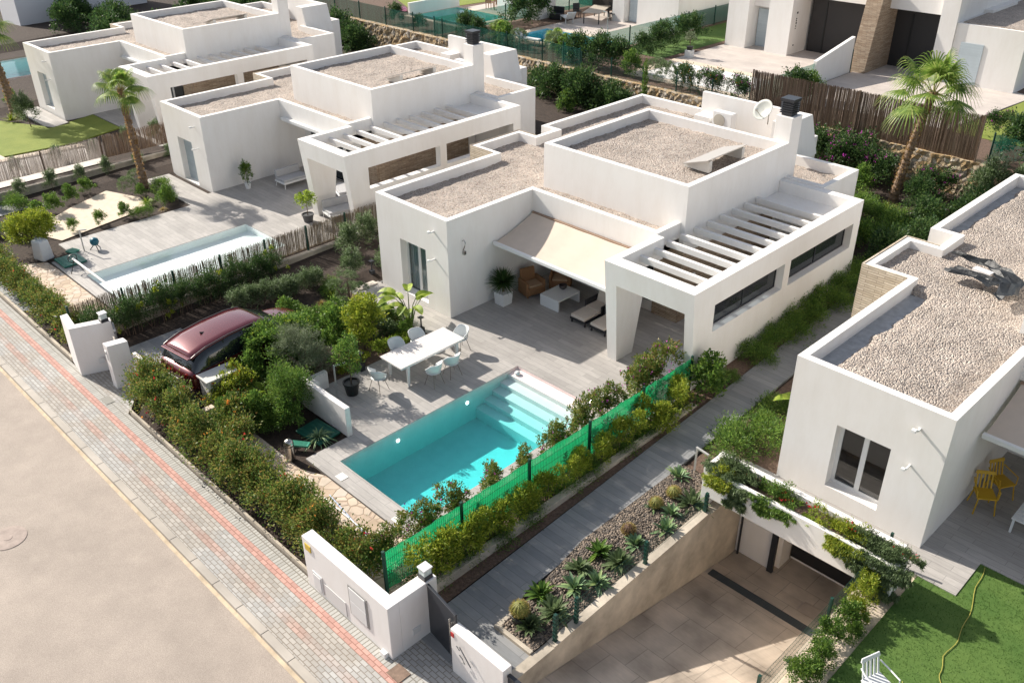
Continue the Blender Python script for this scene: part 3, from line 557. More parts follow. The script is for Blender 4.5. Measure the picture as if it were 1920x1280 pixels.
# wall light on the main villa's side wall
mb=MB(); mb.tube([(3.7,.62,2.62),(3.78,.62,2.68),(3.84,.62,2.6),(3.8,.62,2.45),(3.72,.62,2.3)],.018,6); mb.cbox((3.73,.66,2.2),(.09,.09,.12)); mb.build('wall_light',STEEL,v1)
mb=MB(); mb.box(9.24,5.6,1.5,9.3,5.75,1.6); mb.build('wall_light',FRAMEW,v1)
# things standing on the roofs
def solar(ox,oy,oz,label,grp):
    r=empty('solar_panel',(ox,oy,oz),0,label,'solar panel',grp)
    m=MB(); a,b=(-.46,-1.15),(.46,1.15)
    m.hexa([(-.46,-1.15,.12),(.46,-1.15,.42),(.46,1.15,.42),(-.46,1.15,.12)],[(-.46,-1.15,.16),(.46,-1.15,.46),(.46,1.15,.46),(-.46,1.15,.16)]); m.build('panel',mat('panel_back',(.50,.47,.44),.35,metal=.3),r)
    for y in (-1.0,.9):
        m=MB(); m.hexa([(-.5,y,0),(.46,y,0),(.46,y+.16,0),(-.5,y+.16,0)],[(-.5,y,.08),(.46,y,.39),(.46,y+.16,.39),(-.5,y+.16,.08)]); m.build('concrete_foot',mat('pale_concrete',(.62,.6,.56),.8),r)
    return r
sp=solar(8.0,8.2,4.4,'tilted solar panel on the tower roof of the nearest whole villa','solar panels on the tower roofs')
for (x,y,z,l) in ((-8.27,8.45,4.28,'tilted solar panel on the tower roof of the second villa'),(-24.1,8.3,4.5,'tilted solar panel on the tower roof of the farthest left villa')):
    c=copy_tree(sp); c.location=(x,y,z); c['label']=l
mb=MB(); mb.cbox((0,0,0),(.04,.9,2.35)); 
def acunit(x,y,z,rz_,label,grp=None):
    r=empty('air_conditioner',(x,y,z),rz_,label,'air conditioner',grp)
    m=MB(); m.box(-.45,-.17,.05,.45,.17,.72); m.build('body',FRAMEW,r,bev=.02)
    m=MB(); m.lathe([(.26,0),(.26,.02),(.05,.03)],(0,0,0),20); o=m.build('fan_grille',mat('beige_grille',(.45,.42,.36),.7),r); o.rotation_euler=(R(90),0,0); o.location=(-.12,-.175,.38)
    return r
a0=acunit(4.35,14.35,3.35,0,'white air conditioner on the roof left of the satellite dish','air conditioners on the roofs')
c=copy_tree(a0); c.location=(-10.9,13.9,3.0); c['label']='white air conditioner beside the chimney of the second villa'
def dish(x,y,z):
    r=empty('satellite_dish',(x,y,z),R(0),'round white satellite dish beside the chimney of the nearest whole villa','satellite dish')
    m=MB(); m.lathe([(.02,0),(.16,.012),(.30,.045),(.40,.085),(.405,.08),(.30,.035),(.16,0),(.02,-.012)],(0,0,0),28,capb=False,capt=False); o=m.build('reflector',mat('dish_grey',(.36,.37,.34),.5),r,smooth=True)
    q=Vector((-.15,-.80,.55)).normalized(); o.rotation_euler=q.to_track_quat('Z','Y').to_euler(); o.location=(0,0,.55)
    m=MB(); m.tube([(0,.06,.5),(.12,.2,.4),(.12,.2,0)],.025,8); m.build('mast',STEEL,r)
    m=MB(); m.tube([(0,-.02,.25),(-.04,-.42,.62)],.014,6); m.cbox((-.04,-.44,.66),(.06,.1,.06)); m.build('receiver_arm',STEEL,r); return r
dish(6.9,12.9,4.40)
# membrane patch, tarp and plaster on the right villa's roof
def tarp():
    r=empty('black_tarp',(17.35,6.95,3.76),R(-12),'crumpled black plastic sheet lying on the coarse roof gravel','tarp')
    m=MB(); rr=random.Random(4)
    def strip(pts,wd):
        rows=[]
        for i,(x,y) in enumerate(pts):
            n=7; rows.append([(x+(k/(n-1)-.5)*wd[i]*.4+rr.uniform(-.03,.03),y+(k/(n-1)-.5)*wd[i]*1.5+rr.uniform(-.03,.03),.06+.11*rr.random()) for k in range(n)])
        for a,b in zip(rows,rows[1:]):
            for k in range(6): m.quad(a[k],b[k],b[k+1],a[k+1])
    strip([(-1.3,.75),(-1.0,.72),(-.7,.8),(-.4,.85),(-.1,.8),(.2,.7),(.45,.55),(.7,.3),(.85,0),(.95,-.3),(1.15,-.55)],[.12,.2,.25,.3,.3,.35,.4,.55,.6,.6,.4])
    strip([(-.75,-.2),(-.55,-.25),(-.3,-.2),(0,-.15),(.3,-.1),(.6,-.1)],[.3,.35,.3,.25,.3,.4])
    m.build('sheet',mat('black_foil',(.010,.012,.014),.5,bump=.8,bs=9),r,smooth=False)
    for x,y in ((-.35,.38),(-.2,.06)):
        m=MB(); m.cbox((x+.2,y,.06),(.50,.22,.08),.05); m.build('board',mat('white_board',(.75,.72,.7),.6),r)
tarp()
# ---------------------------------------------------------------- walls, gates, fences
def thing_mesh(name,mb,m,label,cat,group=None,**k):
    o=mb.build(name,m,**k); return tag(o,label,cat,group)
# main gate (front right) and its utility cabinets
r=empty('boundary_wall',(12,-10.1,0),0,'white boundary wall with meter cabinets and yellow plate beside the pavement','wall')
def bx(m,x0,y0,z0,x1,y1,z1,ox=12,oy=-10.1): return m.box(x0-ox,y0-oy,z0,x1-ox,y1-oy,z1)
m=MB(); bx(m,10.5,-10.2,0,13.45,-9.92,1.42); bx(m,13.17,-9.918,0,13.45,-8.95,1.42); m.build('wall',GATEW,r,bev=.012)
m=MB(); bx(m,10.78,-10.225,.12,11.12,-10.203,.62); bx(m,10.82,-10.24,.17,11.08,-10.226,.57); m.build('meter_box',mat('pale_grey_paint',(.66,.66,.66),.5),r,bev=.004)
m=MB(); bx(m,12.12,-10.215,.34,12.16,-10.203,1.16); bx(m,12.72,-10.215,.34,12.76,-10.203,1.16); bx(m,12.161,-10.215,.34,12.719,-10.203,.37); bx(m,12.161,-10.215,1.13,12.719,-10.203,1.16); o=m.build('cabinet_frame',mat('grey_frame',(.30,.29,.28),.5),r)
m=MB(); bx(m,12.17,-10.232,.38,12.71,-10.212,.75); bx(m,12.17,-10.232,.76,12.71,-10.212,1.12); m.build('cabinet_door',mat('pale_grey_paint',(.66,.66,.66),.5),r,bev=.005)
m=MB(); bx(m,11.2,-10.218,.08,11.95,-10.203,.5); m.build('repair_patch',mat('grey_patch',(.62,.61,.60),.7),r)
m=MB(); bx(m,10.62,-10.222,1.13,10.82,-10.203,1.3); m.build('yellow_plate',mat('yellow_paint',(.6,.42,.05),.5),r)
m=MB(); bx(m,13.449,-9.65,.28,13.468,-9.45,.44); m.build('vent_plate',mat('pale_grey_paint',(.66,.66,.66),.5),r)
m=MB(); bx(m,13.17,-10.30,.0,13.33,-10.205,.13); m.build('drain_cap',FRAMEW,r,bev=.01)
def lantern(x,y,z,label,grp):
    r=empty('post_lantern',(x,y,z),0,label,'lantern',grp)
    m=MB(); m.cbox((0,0,.05),(.22,.22,.10)); m.build('base',ANTH,r,bev=.01)
    m=MB(); m.cbox((0,0,.18),(.19,.19,.16)); m.build('lamp_glass',mat('frosted_glass',(.55,.62,.60),.25,var=.2,vs=8),r,bev=.02)
    m=MB(); m.cbox((0,0,.275),(.23,.23,.03)); m.build('cap',mat('pale_grey_paint',(.66,.66,.66),.5),r,bev=.008); return r
l0=lantern(13.31,-9.12,1.42,'square lantern on the white boundary wall beside the front right gate','square lanterns on gate walls')
c=copy_tree(l0); c.location=(-1.35,-9.25,1.62); c['label']='square lantern on the gate wall beside the parked red car'
def gate(x,y,z,wd,ht,rz_,label,grp):
    r=empty('pedestrian_gate',(x,y,z),rz_,label,'gate',grp)
    m=MB(); m.box(0,-.02,.06,wd,.02,ht); m.build('panel',ANTH,r,bev=.006)
    m=MB(); m.box(-.0,-.03,ht+.002,wd,.03,ht+.04); m.build('top_rail',ANTH,r,bev=.006)
    m=MB(); m.box(wd-.14,-.10,.25,wd-.11,-.06,ht-.12); m.box(wd-.135,-.061,.5,wd-.115,-.021,.54); m.box(wd-.135,-.061,ht-.3,wd-.115,-.021,ht-.26); m.build('handle',STEEL,r,bev=.004); return r
g0=gate(13.47,-9.2,0,1.02,1.36,R(-8),'dark grey gate with long handle beside the meter cabinet wall','dark pedestrian gates')
c=copy_tree(g0); c.location=(-1.2,-9.08,0); c.rotation_euler=(0,0,R(-16)); c.scale=(.62,1,1.12); c['label']='dark grey gate between two white pillars near the parked red car'
m=MB(); m.hexa([(14.50,-9.52,0),(15.95,-9.52,0),(15.95,-9.30,0),(14.50,-9.30,0)],[(14.50,-9.52,1.2),(15.95,-9.52,1.2),(15.95,-9.30,1.2),(14.50,-9.30,1.2)])
gw=empty('gate_wall',(0,0,0),0,'white wall with bent metal house number lines right of the front gate','wall'); m.build('wall',GATEW,gw,bev=.012)
m=MB(); m.box(14.52,-9.535,1.02,14.60,-9.522,1.13); m.build('red_plate',mat('red_paint',(.5,.03,.03),.4),gw)
m=MB(); m.tube([(14.82,-9.58,.88),(14.72,-9.58,.95),(14.82,-9.58,.98),(15.12,-9.58,.66)],.013,6); m.tube([(14.78,-9.56,.72),(14.86,-9.56,.68),(14.92,-9.56,.58),(14.84,-9.56,.55)],.013,6); m.build('house_number',mat('grey_paint',(.2,.2,.2),.4),gw)
m=MB(); m.box(15.97,-9.42,.0,17.2,-9.38,1.0); m.box(15.97,-9.44,1.002,17.2,-9.36,1.05); thing_mesh('driveway_gate',m,ANTH,'top rail of a dark grey gate at the bottom edge beside the white number wall','gate')
m=MB(); m.prism([(-2.36,-8.95),(-2.36,-10.2),(-2.08,-10.2),(-1.58,-10.2),(-1.58,-10.18),(-1.22,-9.2),(-1.45,-9.12),(-1.80,-9.98),(-2.1,-9.98),(-2.1,-8.95)],0,1.62)
m=MB(); m.prism([(-2.62,-10.05),(-1.60,-10.2),(-1.20,-9.1),(-1.45,-9.03),(-1.78,-9.95),(-2.62,-9.83)],0,1.62); w3=empty('gate_wall',(0,0,0),0,'tall white folded gate wall with lantern beside the left pavement','wall'); m.build('wall',GATEW,w3,bev=.012)
m=MB(); m.cbox((-1.30,-9.62,.42),(.012,.16,.16),R(-20)); m.build('vent_plate',mat('pale_grey_paint',(.66,.66,.66),.5),w3)
m=MB(); m.prism([(-.42,-9.75),(-.12,-9.75),(.0,-9.18),(-.30,-9.18)],0,1.45); w4=empty('gate_pillar',(0,0,0),0,'narrow white pillar right of the left dark gate','pillar'); m.build('pillar',GATEW,w4,bev=.012)
m=MB(); m.cbox((-.29,-9.70,1.1),(.12,.13,.3),R(-8)); m.build('mailbox',FRAMEW,w4,bev=.01); m=MB(); m.cbox((-.29,-9.772,1.17),(.07,.005,.05),R(-8)); m.build('intercom',BLACKP,w4)
m=MB(); m.prism([(.12,-9.12),(.52,-8.82),(2.3,-8.82),(2.3,-8.93),(.56,-8.93),(.18,-9.2)],0,.52); thing_mesh('low_wall',m,GATEW,'low white wall behind the red car beside the hedge','wall',bev=.01)
m=MB(); m.prism([(-.85,-8.86),(.10,-8.86),(.10,-8.75),(-.85,-8.75)],0,.55); thing_mesh('low_wall',m,GATEW,'short grey capped wall standing between the left gate and the red car','wall',bev=.01)
m=MB(); m.box(2.45,-8.35,0,2.95,-7.45,.95); r=empty('utility_box',(0,0,0),0,'white masonry box beside the rear corner of the red car','utility box'); m.build('body',GATEW,r,bev=.012); m=MB(); m.box(2.40,-8.40,.952,3.0,-7.40,1.0); m.build('cap',mat('pale_concrete',(.62,.6,.56),.8),r,bev=.008)
m=MB(); m.box(2.6,-9.3,0,3.5,-9.1,.55); m.box(3.3,-9.098,0,3.5,-8.5,.5); thing_mesh('low_wall',m,CREAMSTONE,'cream L shaped low wall between hedge and utility box','wall',bev=.012)
m=MB(); m.box(4.5,-6.38,0,6.68,-6.22,.92); thing_mesh('garden_wall',m,GATEW,'white freestanding wall between terrace planting and pool deck','wall',bev=.01)
m=MB(); m.box(4.1,-6.15,0,4.26,-5.3,.55); m.box(4.5,-6.219,0,4.75,-5.9,.7); thing_mesh('garden_wall',m,GATEW,'small low white wall behind the black potted tree','wall',bev=.01)
# wall under the hedge along the pavement
m=MB(); m.prism([(.35,-9.3),(.42,-9.3),(1.38,-10.06),(10.48,-10.06),(10.48,-10.0),(1.35,-10.0)],-.1,.12); thing_mesh('edging_wall',m,CONC,'low concrete edging under the flowering hedge along the pavement','wall')
m=MB(); m.box(-20,-10.06,-.1,-2.7,-9.98,.12); thing_mesh('edging_wall',m,CONC,'low concrete edging under the left hedge along the pavement','wall')
# plot divider: low wall + mesh fence
def divider(x,y0,y1,zt,label,name='low_wall'):
    m=MB(); m.box(x-.08,y0,-.2,x+.12,y1,zt); return thing_mesh(name,m,CONC,label,'wall',bev=.01)
divider(12.62,-8.95,1.2,.28,'low wall below the bright green screened fence beside the tiled side path')
divider(-3.62,-9.0,3.2,.34,'low wall below the reed fence between the pale pool and the driveway')
divider(-18.35,-10.0,9.0,.38,'low concrete wall below the reed fence beside the far lawn')
def meshfence(x0,y0,x1,y1,zb,zt,label,screen,np_,group,wires=True,post=DKGREEN,zslope=0):
    r=empty('mesh_fence',(x0,y0,0),0,label,'fence',group); L_=math.hypot(x1-x0,y1-y0); a=math.atan2(y1-y0,x1-x0)
    p_=MB(); n=max(2,int(L_/.12))
    for i in range(n):
        q,s=L_*i/n,L_*(i+1)/n; f=lambda t:.02*math.sin(t*5)+.014*math.sin(t*13)+.01*math.sin(t*31); p_.quad((q,.03+f(q),zb),(s,.03+f(s),zb),(s,.03+f(s)*.5,zt-.02),(q,.03+f(q)*.5,zt-.02))
    if screen: 
        o=p_.build('screen',screen,r); o.rotation_euler=(0,0,a)
    if wires:
        w_=MB(); n=int(L_/.055)
        for i in range(n+1): q=L_*i/n; w_.box(q-.0025,-.0025,zb,q+.0025,.0025,zt)
        for k in range(6): z=zb+(zt-zb)*k/5; w_.box(0,-.004,z-.003,L_,.001,z+.003)
        o=w_.build('wire_panel',post,r); o.rotation_euler=(0,0,a); o['kind']='stuff'
    for i in range(np_):
        q=L_*i/(np_-1); m=MB(); m.cbox((q*math.cos(a),q*math.sin(a),(zb+zt)/2),(.06,.06,zt-zb+.16),a); m.build('post',post,r,bev=.004)
    return r
def screenmat(name,c,op,wsc=120):
    m=bpy.data.materials.new(name);m.use_nodes=True;t=m.node_tree;L=t.links.new;b=t.nodes['Principled BSDF'];b.inputs['Base Color'].default_value=(*c,1);b.inputs['Roughness'].default_value=.6
    tl=N(t,'BsdfTranslucent');tl.inputs[0].default_value=(*c,1);m1=N(t,'MixShader');m1.inputs[0].default_value=.5;L(b.outputs[0],m1.inputs[1]);L(tl.outputs[0],m1.inputs[2])
    tr=N(t,'BsdfTransparent');mx=N(t,'MixShader');mx.inputs[0].default_value=op;L(tr.outputs[0],mx.inputs[1]);L(m1.outputs[0],mx.inputs[2]);L(mx.outputs[0],t.nodes['Material Output'].inputs[0]);MATS[name]=m;return m
GSCR=screenmat('green_screen',(.015,.40,.15),.88); TSCR=screenmat('teal_screen',(.015,.12,.085),.68)
meshfence(12.16,-9.3,12.16,1.6,.30,1.38,'bright green screened fence along the right side of the large pool',GSCR,6,None)
for i,(a,b,c,d,l,np_) in enumerate(((-42,21.75,-9.9,21.75,'long dark green screened fence on top of the stone retaining wall',12),(-22.4,21.8,-21.6,37,'dark green screened fence right of the green tinted upper pool',6),(-11.6,22.2,-11.4,40,'dark green screened fence between upper blue pool and lawn strip',7),(1.0,22.4,1.2,31.5,'dark green screened fence ending at the white partition wall',4),(12.3,21.9,18,26.5,'dark green screened fence at the right edge behind the reed fence',4))):
    meshfence(a,b,c,d,2.05,3.15,l,TSCR if i!=0 else TSCR,np_,'dark green screened fences on the upper plots',wires=False)
def wirefence(x0,y0,x1,y1,zb,zt,label,np_,sc=None,grp='see-through green wire fences'):
    return meshfence(x0,y0,x1,y1,zb,zt,label,sc,np_,grp,wires=True)
wirefence(-9.8,21.75,1.0,21.75,2.05,2.95,'open green wire fence on the stone wall behind the cypress',6)
r=empty('ramp_fence',(15.47,-7.7,.05),0,'four green posts with wire mesh on the concrete ramp wall','fence')
for y in (-7.59,-6.95,-4.64,-2.35):
    m=MB(); m.box(-.035,y+7.7-.035,-.2,.035,y+7.7+.035,.78); 
    for k in range(7): m.box(-.045,y+7.7-.045,.02+k*.11,.045,y+7.7+.045,.05+k*.11)
    m.build('post',DKGREEN,r,bev=.004)
m=MB()
for i in range(100): y=.1+i*.0525; m.box(-.002,y,.3,.002,y+.004,.72)
for k in range(4): m.box(-.002,.1,.3+k*.14,.002,5.35,.303+k*.14)
o=m.build('wire_panel',DKGREEN,r); o['kind']='stuff'
wirefence(19.25,-6.2,19.25,-.9,.15,1.0,'green wire fence leaning over the right side of the sunken ramp',3)
# reed fences: thin canes
def reed(x0,y0,x1,y1,zb,zt,label,m_,np_,group,dens=42,jit=.12,r_=.008,postm=None,lean=.02):
    r=empty('reed_fence',(x0,y0,0),0,label,'reed fence',group);L_=math.hypot(x1-x0,y1-y0);d=((x1-x0)/L_,(y1-y0)/L_);rr=random.Random(int(L_*10));n=int(L_*dens)
    V=[];Fq=[]
    for i in range(n):
        q=L_*(i+rr.random())/n; a=rr.gauss(0,lean);top=zt+rr.uniform(-jit,jit*.5);w_=r_*rr.uniform(.6,1.5);o_=rr.uniform(-.012,.012);k=len(V)
        q2=q+a
        for (s,z) in ((q,zb),(q2,top)):
            for e in (-1,0,1): V.append((d[0]*(s+e*w_)-d[1]*(o_+(w_ if e==0 else 0)),d[1]*(s+e*w_)+d[0]*(o_+(w_ if e==0 else 0)),z))
        Fq+=[(k,k+1,k+4,k+3),(k+1,k+2,k+5,k+4)]
    o=npmesh('canes',np.array(V),np.array(Fq),m_,r); o['kind']='stuff'
    for i in range(np_):
        q=L_*i/max(1,np_-1); mb=MB(); mb.box(d[0]*q-.03-d[1]*-.05,d[1]*q-.03-d[0]*.05,zb-.05,d[0]*q+.03-d[1]*-.05,d[1]*q+.03-d[0]*.05,zt+.05); mb.build('post',postm or DKGREEN,r)
    return r
REEDM=leafmat('reed_cane',[(.08,.055,.035),(.17,.13,.085),(.28,.225,.16),(.40,.345,.27)],tr=.1)
REEDB=leafmat('brown_cane',[(.09,.055,.035),(.19,.125,.085),(.29,.205,.145),(.38,.29,.21)],tr=.1)
REEDL=leafmat('pale_cane',[(.22,.17,.14),(.42,.36,.32),(.58,.52,.48),(.7,.65,.6)],tr=.2)
reed(-3.75,-9.5,-3.75,2.9,.38,1.28,'worn grey reed fence beside the shallow pale pool',REEDM,8,'reed fences',dens=120,r_=.0055,lean=.012)
reed(-19.6,-9.8,-19.6,-1.6,.40,1.35,'pale bleached reed fence with dark posts at the left edge',REEDL,4,'reed fences',dens=130,r_=.005,lean=.01,postm=BARK)
reed(-19.4,-1.5,-19.3,3.2,.40,1.45,'brown reed fence behind the left palm trunk',REEDB,4,'reed fences',dens=110,r_=.006,lean=.02,postm=BARK)
reed(1.2,21.55,11.9,21.55,1.9,3.9,'tall brown reed fence on the stone wall behind the nearest whole villa',REEDB,3,'reed fences',dens=120,jit=.07,r_=.009,lean=.02,postm=BARK)
# stone retaining wall, lumpy
def rockwall(x0,x1,y,z0,z1f,label):
    r=np.random.default_rng(3);nx=int((x1-x0)/.14);nz_=14;mb=MB()
    for i in range(nx+1):
        x=x0+(x1-x0)*i/nx;zt=z1f(x)+.05*noise.noise(Vector((x*1.5,0,0)))
        for j in range(nz_+1):
            z=z0+(zt-z0)*j/nz_;mb.v.append((x,y-.12*abs(noise.noise(Vector((x*2.3,z*2.8,1))))-.04*r.random()-.02,z))
        mb.v.append((x,y+.42,zt))
    k=nz_+2
    for i in range(nx):
        for j in range(nz_+1): a=i*k+j; mb.f.append((a,a+k,a+k+1,a+1))
    return thing_mesh('stone_wall',mb,ROCK,label,'wall')
rockwall(-44,12.6,21.5,-.1,lambda x:2.02,'golden rubble stone retaining wall behind the villas')
rockwall(12.6,40,21.8,-.1,lambda x:1.55,'lower end of the stone retaining wall at the right edge')
# sunken garage: concrete wall, planter parapet, columns, door
m=MB(); n=14
for i in range(n):
    a,b=-7.72+i*5.42/n,-7.72+(i+1)*5.42/n; t=lambda y:.08+.035*(y+7.7)
    m.hexa([(15.36,a,-2.2),(15.58,a,-2.2),(15.58,b,-2.2),(15.36,b,-2.2)],[(15.36,a,t(a)),(15.58,a,t(a)),(15.58,b,t(b)),(15.36,b,t(b))])
m.box(15.36,-2.298,-2.3,15.58,-.78,.2); m.box(15.36,-9.28,-1.2,15.58,-7.722,.06); thing_mesh('retaining_wall',m,CONC,'stained concrete retaining wall along the sunken garage ramp','wall')
m=MB(); m.box(19.12,-9.5,-2.4,19.3,-.6,.12); m.box(19.3,-9.5,.0,19.95,-.62,.18); thing_mesh('retaining_wall',m,CREAMSTONE,'cream low wall holding the lawn beside the sunken ramp','wall')
m=MB(); m.box(14.3,-8.2,-.2,14.42,-7.0,.10); m.box(14.42,-8.2,-.2,15.35,-8.1,.10); thing_mesh('edging_wall',m,CONC,'low edging around the front of the cactus bed','wall',bev=.01)
r=empty('planter_parapet',(17.4,-1.75,.45),0,'long white raised planter above the garage opening','planter')
m=MB(); ox,oy,oz=17.4,-1.75,.45
def pb(x0,y0,z0,x1,y1,z1): m.box(x0-ox,y0-oy,z0-oz,x1-ox,y1-oy,z1-oz)
pb(15.12,-2.06,.44,19.86,-1.95,1.24); pb(15.12,-1.46,.44,19.72,-1.30,1.3); pb(15.12,-1.949,.44,15.24,-1.461,1.28); pb(19.74,-1.949,.44,19.86,-1.461,1.24); pb(15.24,-1.95,.44,19.74,-1.46,.6)
pb(15.12,-2.06,-.3,15.34,-1.30,.438); m.build('trough',WHITE,r,bev=.01)
m=MB(); m.box(15.25-ox,-1.945-oy,.15,19.73-ox,-1.465-oy,.72); m.build('planter_soil',BROWNSOIL,r)
r=empty('garage',(17.4,-.8,-1.8),0,'open underground garage below the planter with dark doorway','garage')
m=MB(); ox,oy,oz=17.4,-.8,-1.8
pb(15.58,-.80,-2.1,16.62,-.6,.02); pb(16.62,-.6,-2.1,16.74,-.1,.02); pb(16.74,-.02,-2.1,19.3,.1,.02) ; m.build('wall',WHITE,r)
m=MB(); m.box(16.76-ox,-.10-oy,.0,19.1-ox,-.03-oy,1.75); m.build('garage_door',mat('dark_door',(.02,.02,.022),.5),r)
m=MB(); m.box(16.56-ox,-.90-oy,-.15,16.70-ox,-.805-oy,1.85); m.build('column',ANTH,r); m=MB(); m.tube([(15.70-ox,-.88-oy,-.15),(15.70-ox,-.88-oy,1.9)],.03,8); m.build('downpipe',ANTH,r)
m=MB(); m.box(15.68,-2.22,rz(-2.1)-.02,18.95,-1.98,rz(-2.1)+.025)
for i in range(60): m.box(15.7+i*.054,-2.2,rz(-2.1)+.026,15.73+i*.054,-2.0,rz(-2.1)+.034)
thing_mesh('drain_grate',m,mat('grate_metal',(.06,.07,.075),.6),'long dark drainage grate across the sunken ramp','drain')
m=MB(); z=rz(-1.4)+.004
m.hexa([(17.82,-1.6,rz(-1.6)+.002),(18.26,-1.6,rz(-1.6)+.002),(18.26,-1.2,z+.002),(17.82,-1.2,z+.002)],[(17.82,-1.6,rz(-1.6)+.012),(18.26,-1.6,rz(-1.6)+.012),(18.26,-1.2,z+.014),(17.82,-1.2,z+.014)]); thing_mesh('manhole_cover',m,mat('stone_cover',(.40,.33,.27),.8,var=.1),'square tiled cover in the ramp floor beside the long drain','manhole cover')
m=MB(); m.lathe([(.0,0),(.42,0),(.42,.012),(.36,.016),(0,.016)],(4.05,-14.35,-.13),28); m.lathe([(0,0),(.1,0),(.1,.006),(0,.006)],(4.05,-14.35,-.114),20); thing_mesh('manhole_cover',m,mat('dusty_iron',(.36,.29,.25),.8,var=.2,vs=7),'round manhole cover in the beige road at the left edge','manhole cover')
m=MB(); m.box(13.6,-10.48,.004,13.98,-10.16,.014); thing_mesh('manhole_cover',m,mat('rusty_cover',(.22,.15,.11),.8,var=.3,vs=9),'small rusty square cover in the pavement by the cabinet wall','manhole cover')
m=MB(); m.box(.05,-10.35,.004,.45,-10.1,.012); thing_mesh('manhole_cover',m,mat('grey_cover',(.28,.27,.24),.8),'grey square cover in the pavement in front of the narrow white pillar','manhole cover')
# ---------------------------------------------------------------- vegetation
def leafquads(P,A,L_,W_,rng,fold=.25):
    """P base points, A unit directions -> rhombic leaves"""
    n=len(P);T=rng.normal(0,1,(n,3));B=np.cross(A,T);B/=np.linalg.norm(B,axis=1,keepdims=True)+1e-9;Nn=np.cross(A,B)
    L_=(L_*rng.uniform(.65,1.25,n))[:,None];W_=(W_*rng.uniform(.7,1.2,n))[:,None]
    V=np.empty((n,4,3));V[:,0]=P;V[:,1]=P+A*L_*.5+B*W_*.5;V[:,2]=P+A*L_-Nn*L_*fold*.6;V[:,3]=P+A*L_*.5-B*W_*.5
    return V.reshape(-1,3)
def cloud(blobs,n,L_,W_,rng,K=26,sig=.16,up=.35,shell=(.35,1.18),droop=0):
    """leaves gathered in clumps through ellipsoids (cx,cy,cz,rx,ry,rz)"""
    vol=np.array([(b[3]*b[4]*b[5])**.7 for b in blobs]);cnt=(n*vol/vol.sum()).astype(int);out=[]
    for b,c in zip(blobs,cnt):
        if c<1: continue
        ctr=np.array(b[:3]);rad=np.array(b[3:6]);d=rng.normal(0,1,(K,3));d/=np.linalg.norm(d,axis=1,keepdims=True);d[:,2]=np.where(d[:,2]<-.5,-d[:,2],d[:,2])
        cl=d*rng.uniform(shell[0],shell[1],(K,1));wt=rng.uniform(.3,1,K);idx=rng.choice(K,c,p=wt/wt.sum())
        off=rng.normal(0,sig,(c,3));q=cl[idx]+off;P=ctr+q*rad
        A=q/ (np.linalg.norm(q,axis=1,keepdims=True)+1e-6)*.8+rng.normal(0,.6,(c,3));A[:,2]+=up-droop;A/=np.linalg.norm(A,axis=1,keepdims=True)
        out.append(leafquads(P,A,L_,W_,rng))
    V=np.concatenate(out);V[:,2]=np.maximum(V[:,2],.01);return V
def vm(name,V,m,parent=None): return npmesh(name,V,np.arange(len(V)).reshape(-1,4),m,parent)
def plant(name,x,y,z,blobs,n,L_,W_,m,label,cat='shrub',group=None,trunk=None,flowers=None,K=26,sig=.16,seed=None,crown='foliage',up=.35,bark=None,droop=0,shell=(.35,1.18)):
    rng=np.random.default_rng(seed if seed is not None else rnd.randrange(10**6));r=empty(name,(x,y,z),0,label,cat,group)
    vm(crown,cloud(blobs,n,L_,W_,rng,K,sig,up,shell,droop),m,r)
    if trunk:
        mb=MB()
        for pts,ra in trunk: mb.tube(pts,ra,7)
        mb.build('trunk',bark or BARK,r,smooth=True)
    if flowers:
        fm,fn,fs=flowers
        F_=cloud(blobs,fn,fs,fs*.8,rng,9,.09,.6,(.85,1.12));vm('flowers',F_,fm,r)['kind']='stuff'
    return r
def dup(o,x,y,z,label,rz_=0,s=1): 
    c=copy_tree(o);c.location=(x,y,z);c.rotation_euler=(0,0,rz_);c.scale=(s,s,s) if not isinstance(s,tuple) else s;c['label']=label;return c
# --- hedges (one continuous clipped mass each)
def hedge(label,pts,w_,h,n,m,flowers,seed,L_=.075,W_=.042,z=0.05):
    r=np.random.default_rng(seed);bl=[];x0,y0=pts[0][0],pts[0][1]
    for a,b in zip(pts,pts[1:]):
        d=math.hypot(b[0]-a[0],b[1]-a[1]);k=max(1,int(d/.33))
        for i in range(k):
            t=i/k;hh=h*r.uniform(.82,1.12);bl.append((a[0]+(b[0]-a[0])*t-x0+r.normal(0,.05),a[1]+(b[1]-a[1])*t-y0+r.normal(0,.06),hh*.48,.34,w_*r.uniform(.85,1.15),hh*.52))
    o=plant('hedge',x0,y0,z,bl,n,L_,W_,m,label,'hedge',None,flowers=None,K=30,sig=.17,seed=seed,shell=(.3,1.))
    for fm,fn,fs in flowers:
        F_=cloud([bl[i] for i in r.choice(len(bl),max(2,len(bl)//3),replace=False)],fn,fs,fs*.8,r,4,.07,.8,(.95,1.12));vm('flowers',F_,fm,o)['kind']='stuff'
    # woody inside so the hedge is not hollow
    mb=MB()
    for b in bl:
        for k in range(3): mb.tube([(b[0]+r.normal(0,.05),b[1]+r.normal(0,.08),-.1),(b[0]+r.normal(0,.12),b[1]+r.normal(0,.2),b[2]*1.5)],[.014,.006],5,False)
    mb.build('stems',BARK,o); return o
hedge('tall mixed hedge with red flowers along the pavement in front of the pool',[(.75,-9.15),(1.5,-9.5),(4,-9.5),(8,-9.45),(10.4,-9.4),(12.0,-9.3)],.62,1.32,62000,L_HEDGE,((L_RED,90,.06),(L_ORANGE,110,.06)),11)
hedge('red tipped bushes between the big hedge and the white utility box',[(2.9,-8.1),(3.3,-7.5),(3.6,-7.9),(4.6,-8.6),(5.6,-8.9)],.55,.95,14000,L_HEDGE,((L_ORANGE,120,.07),),12)
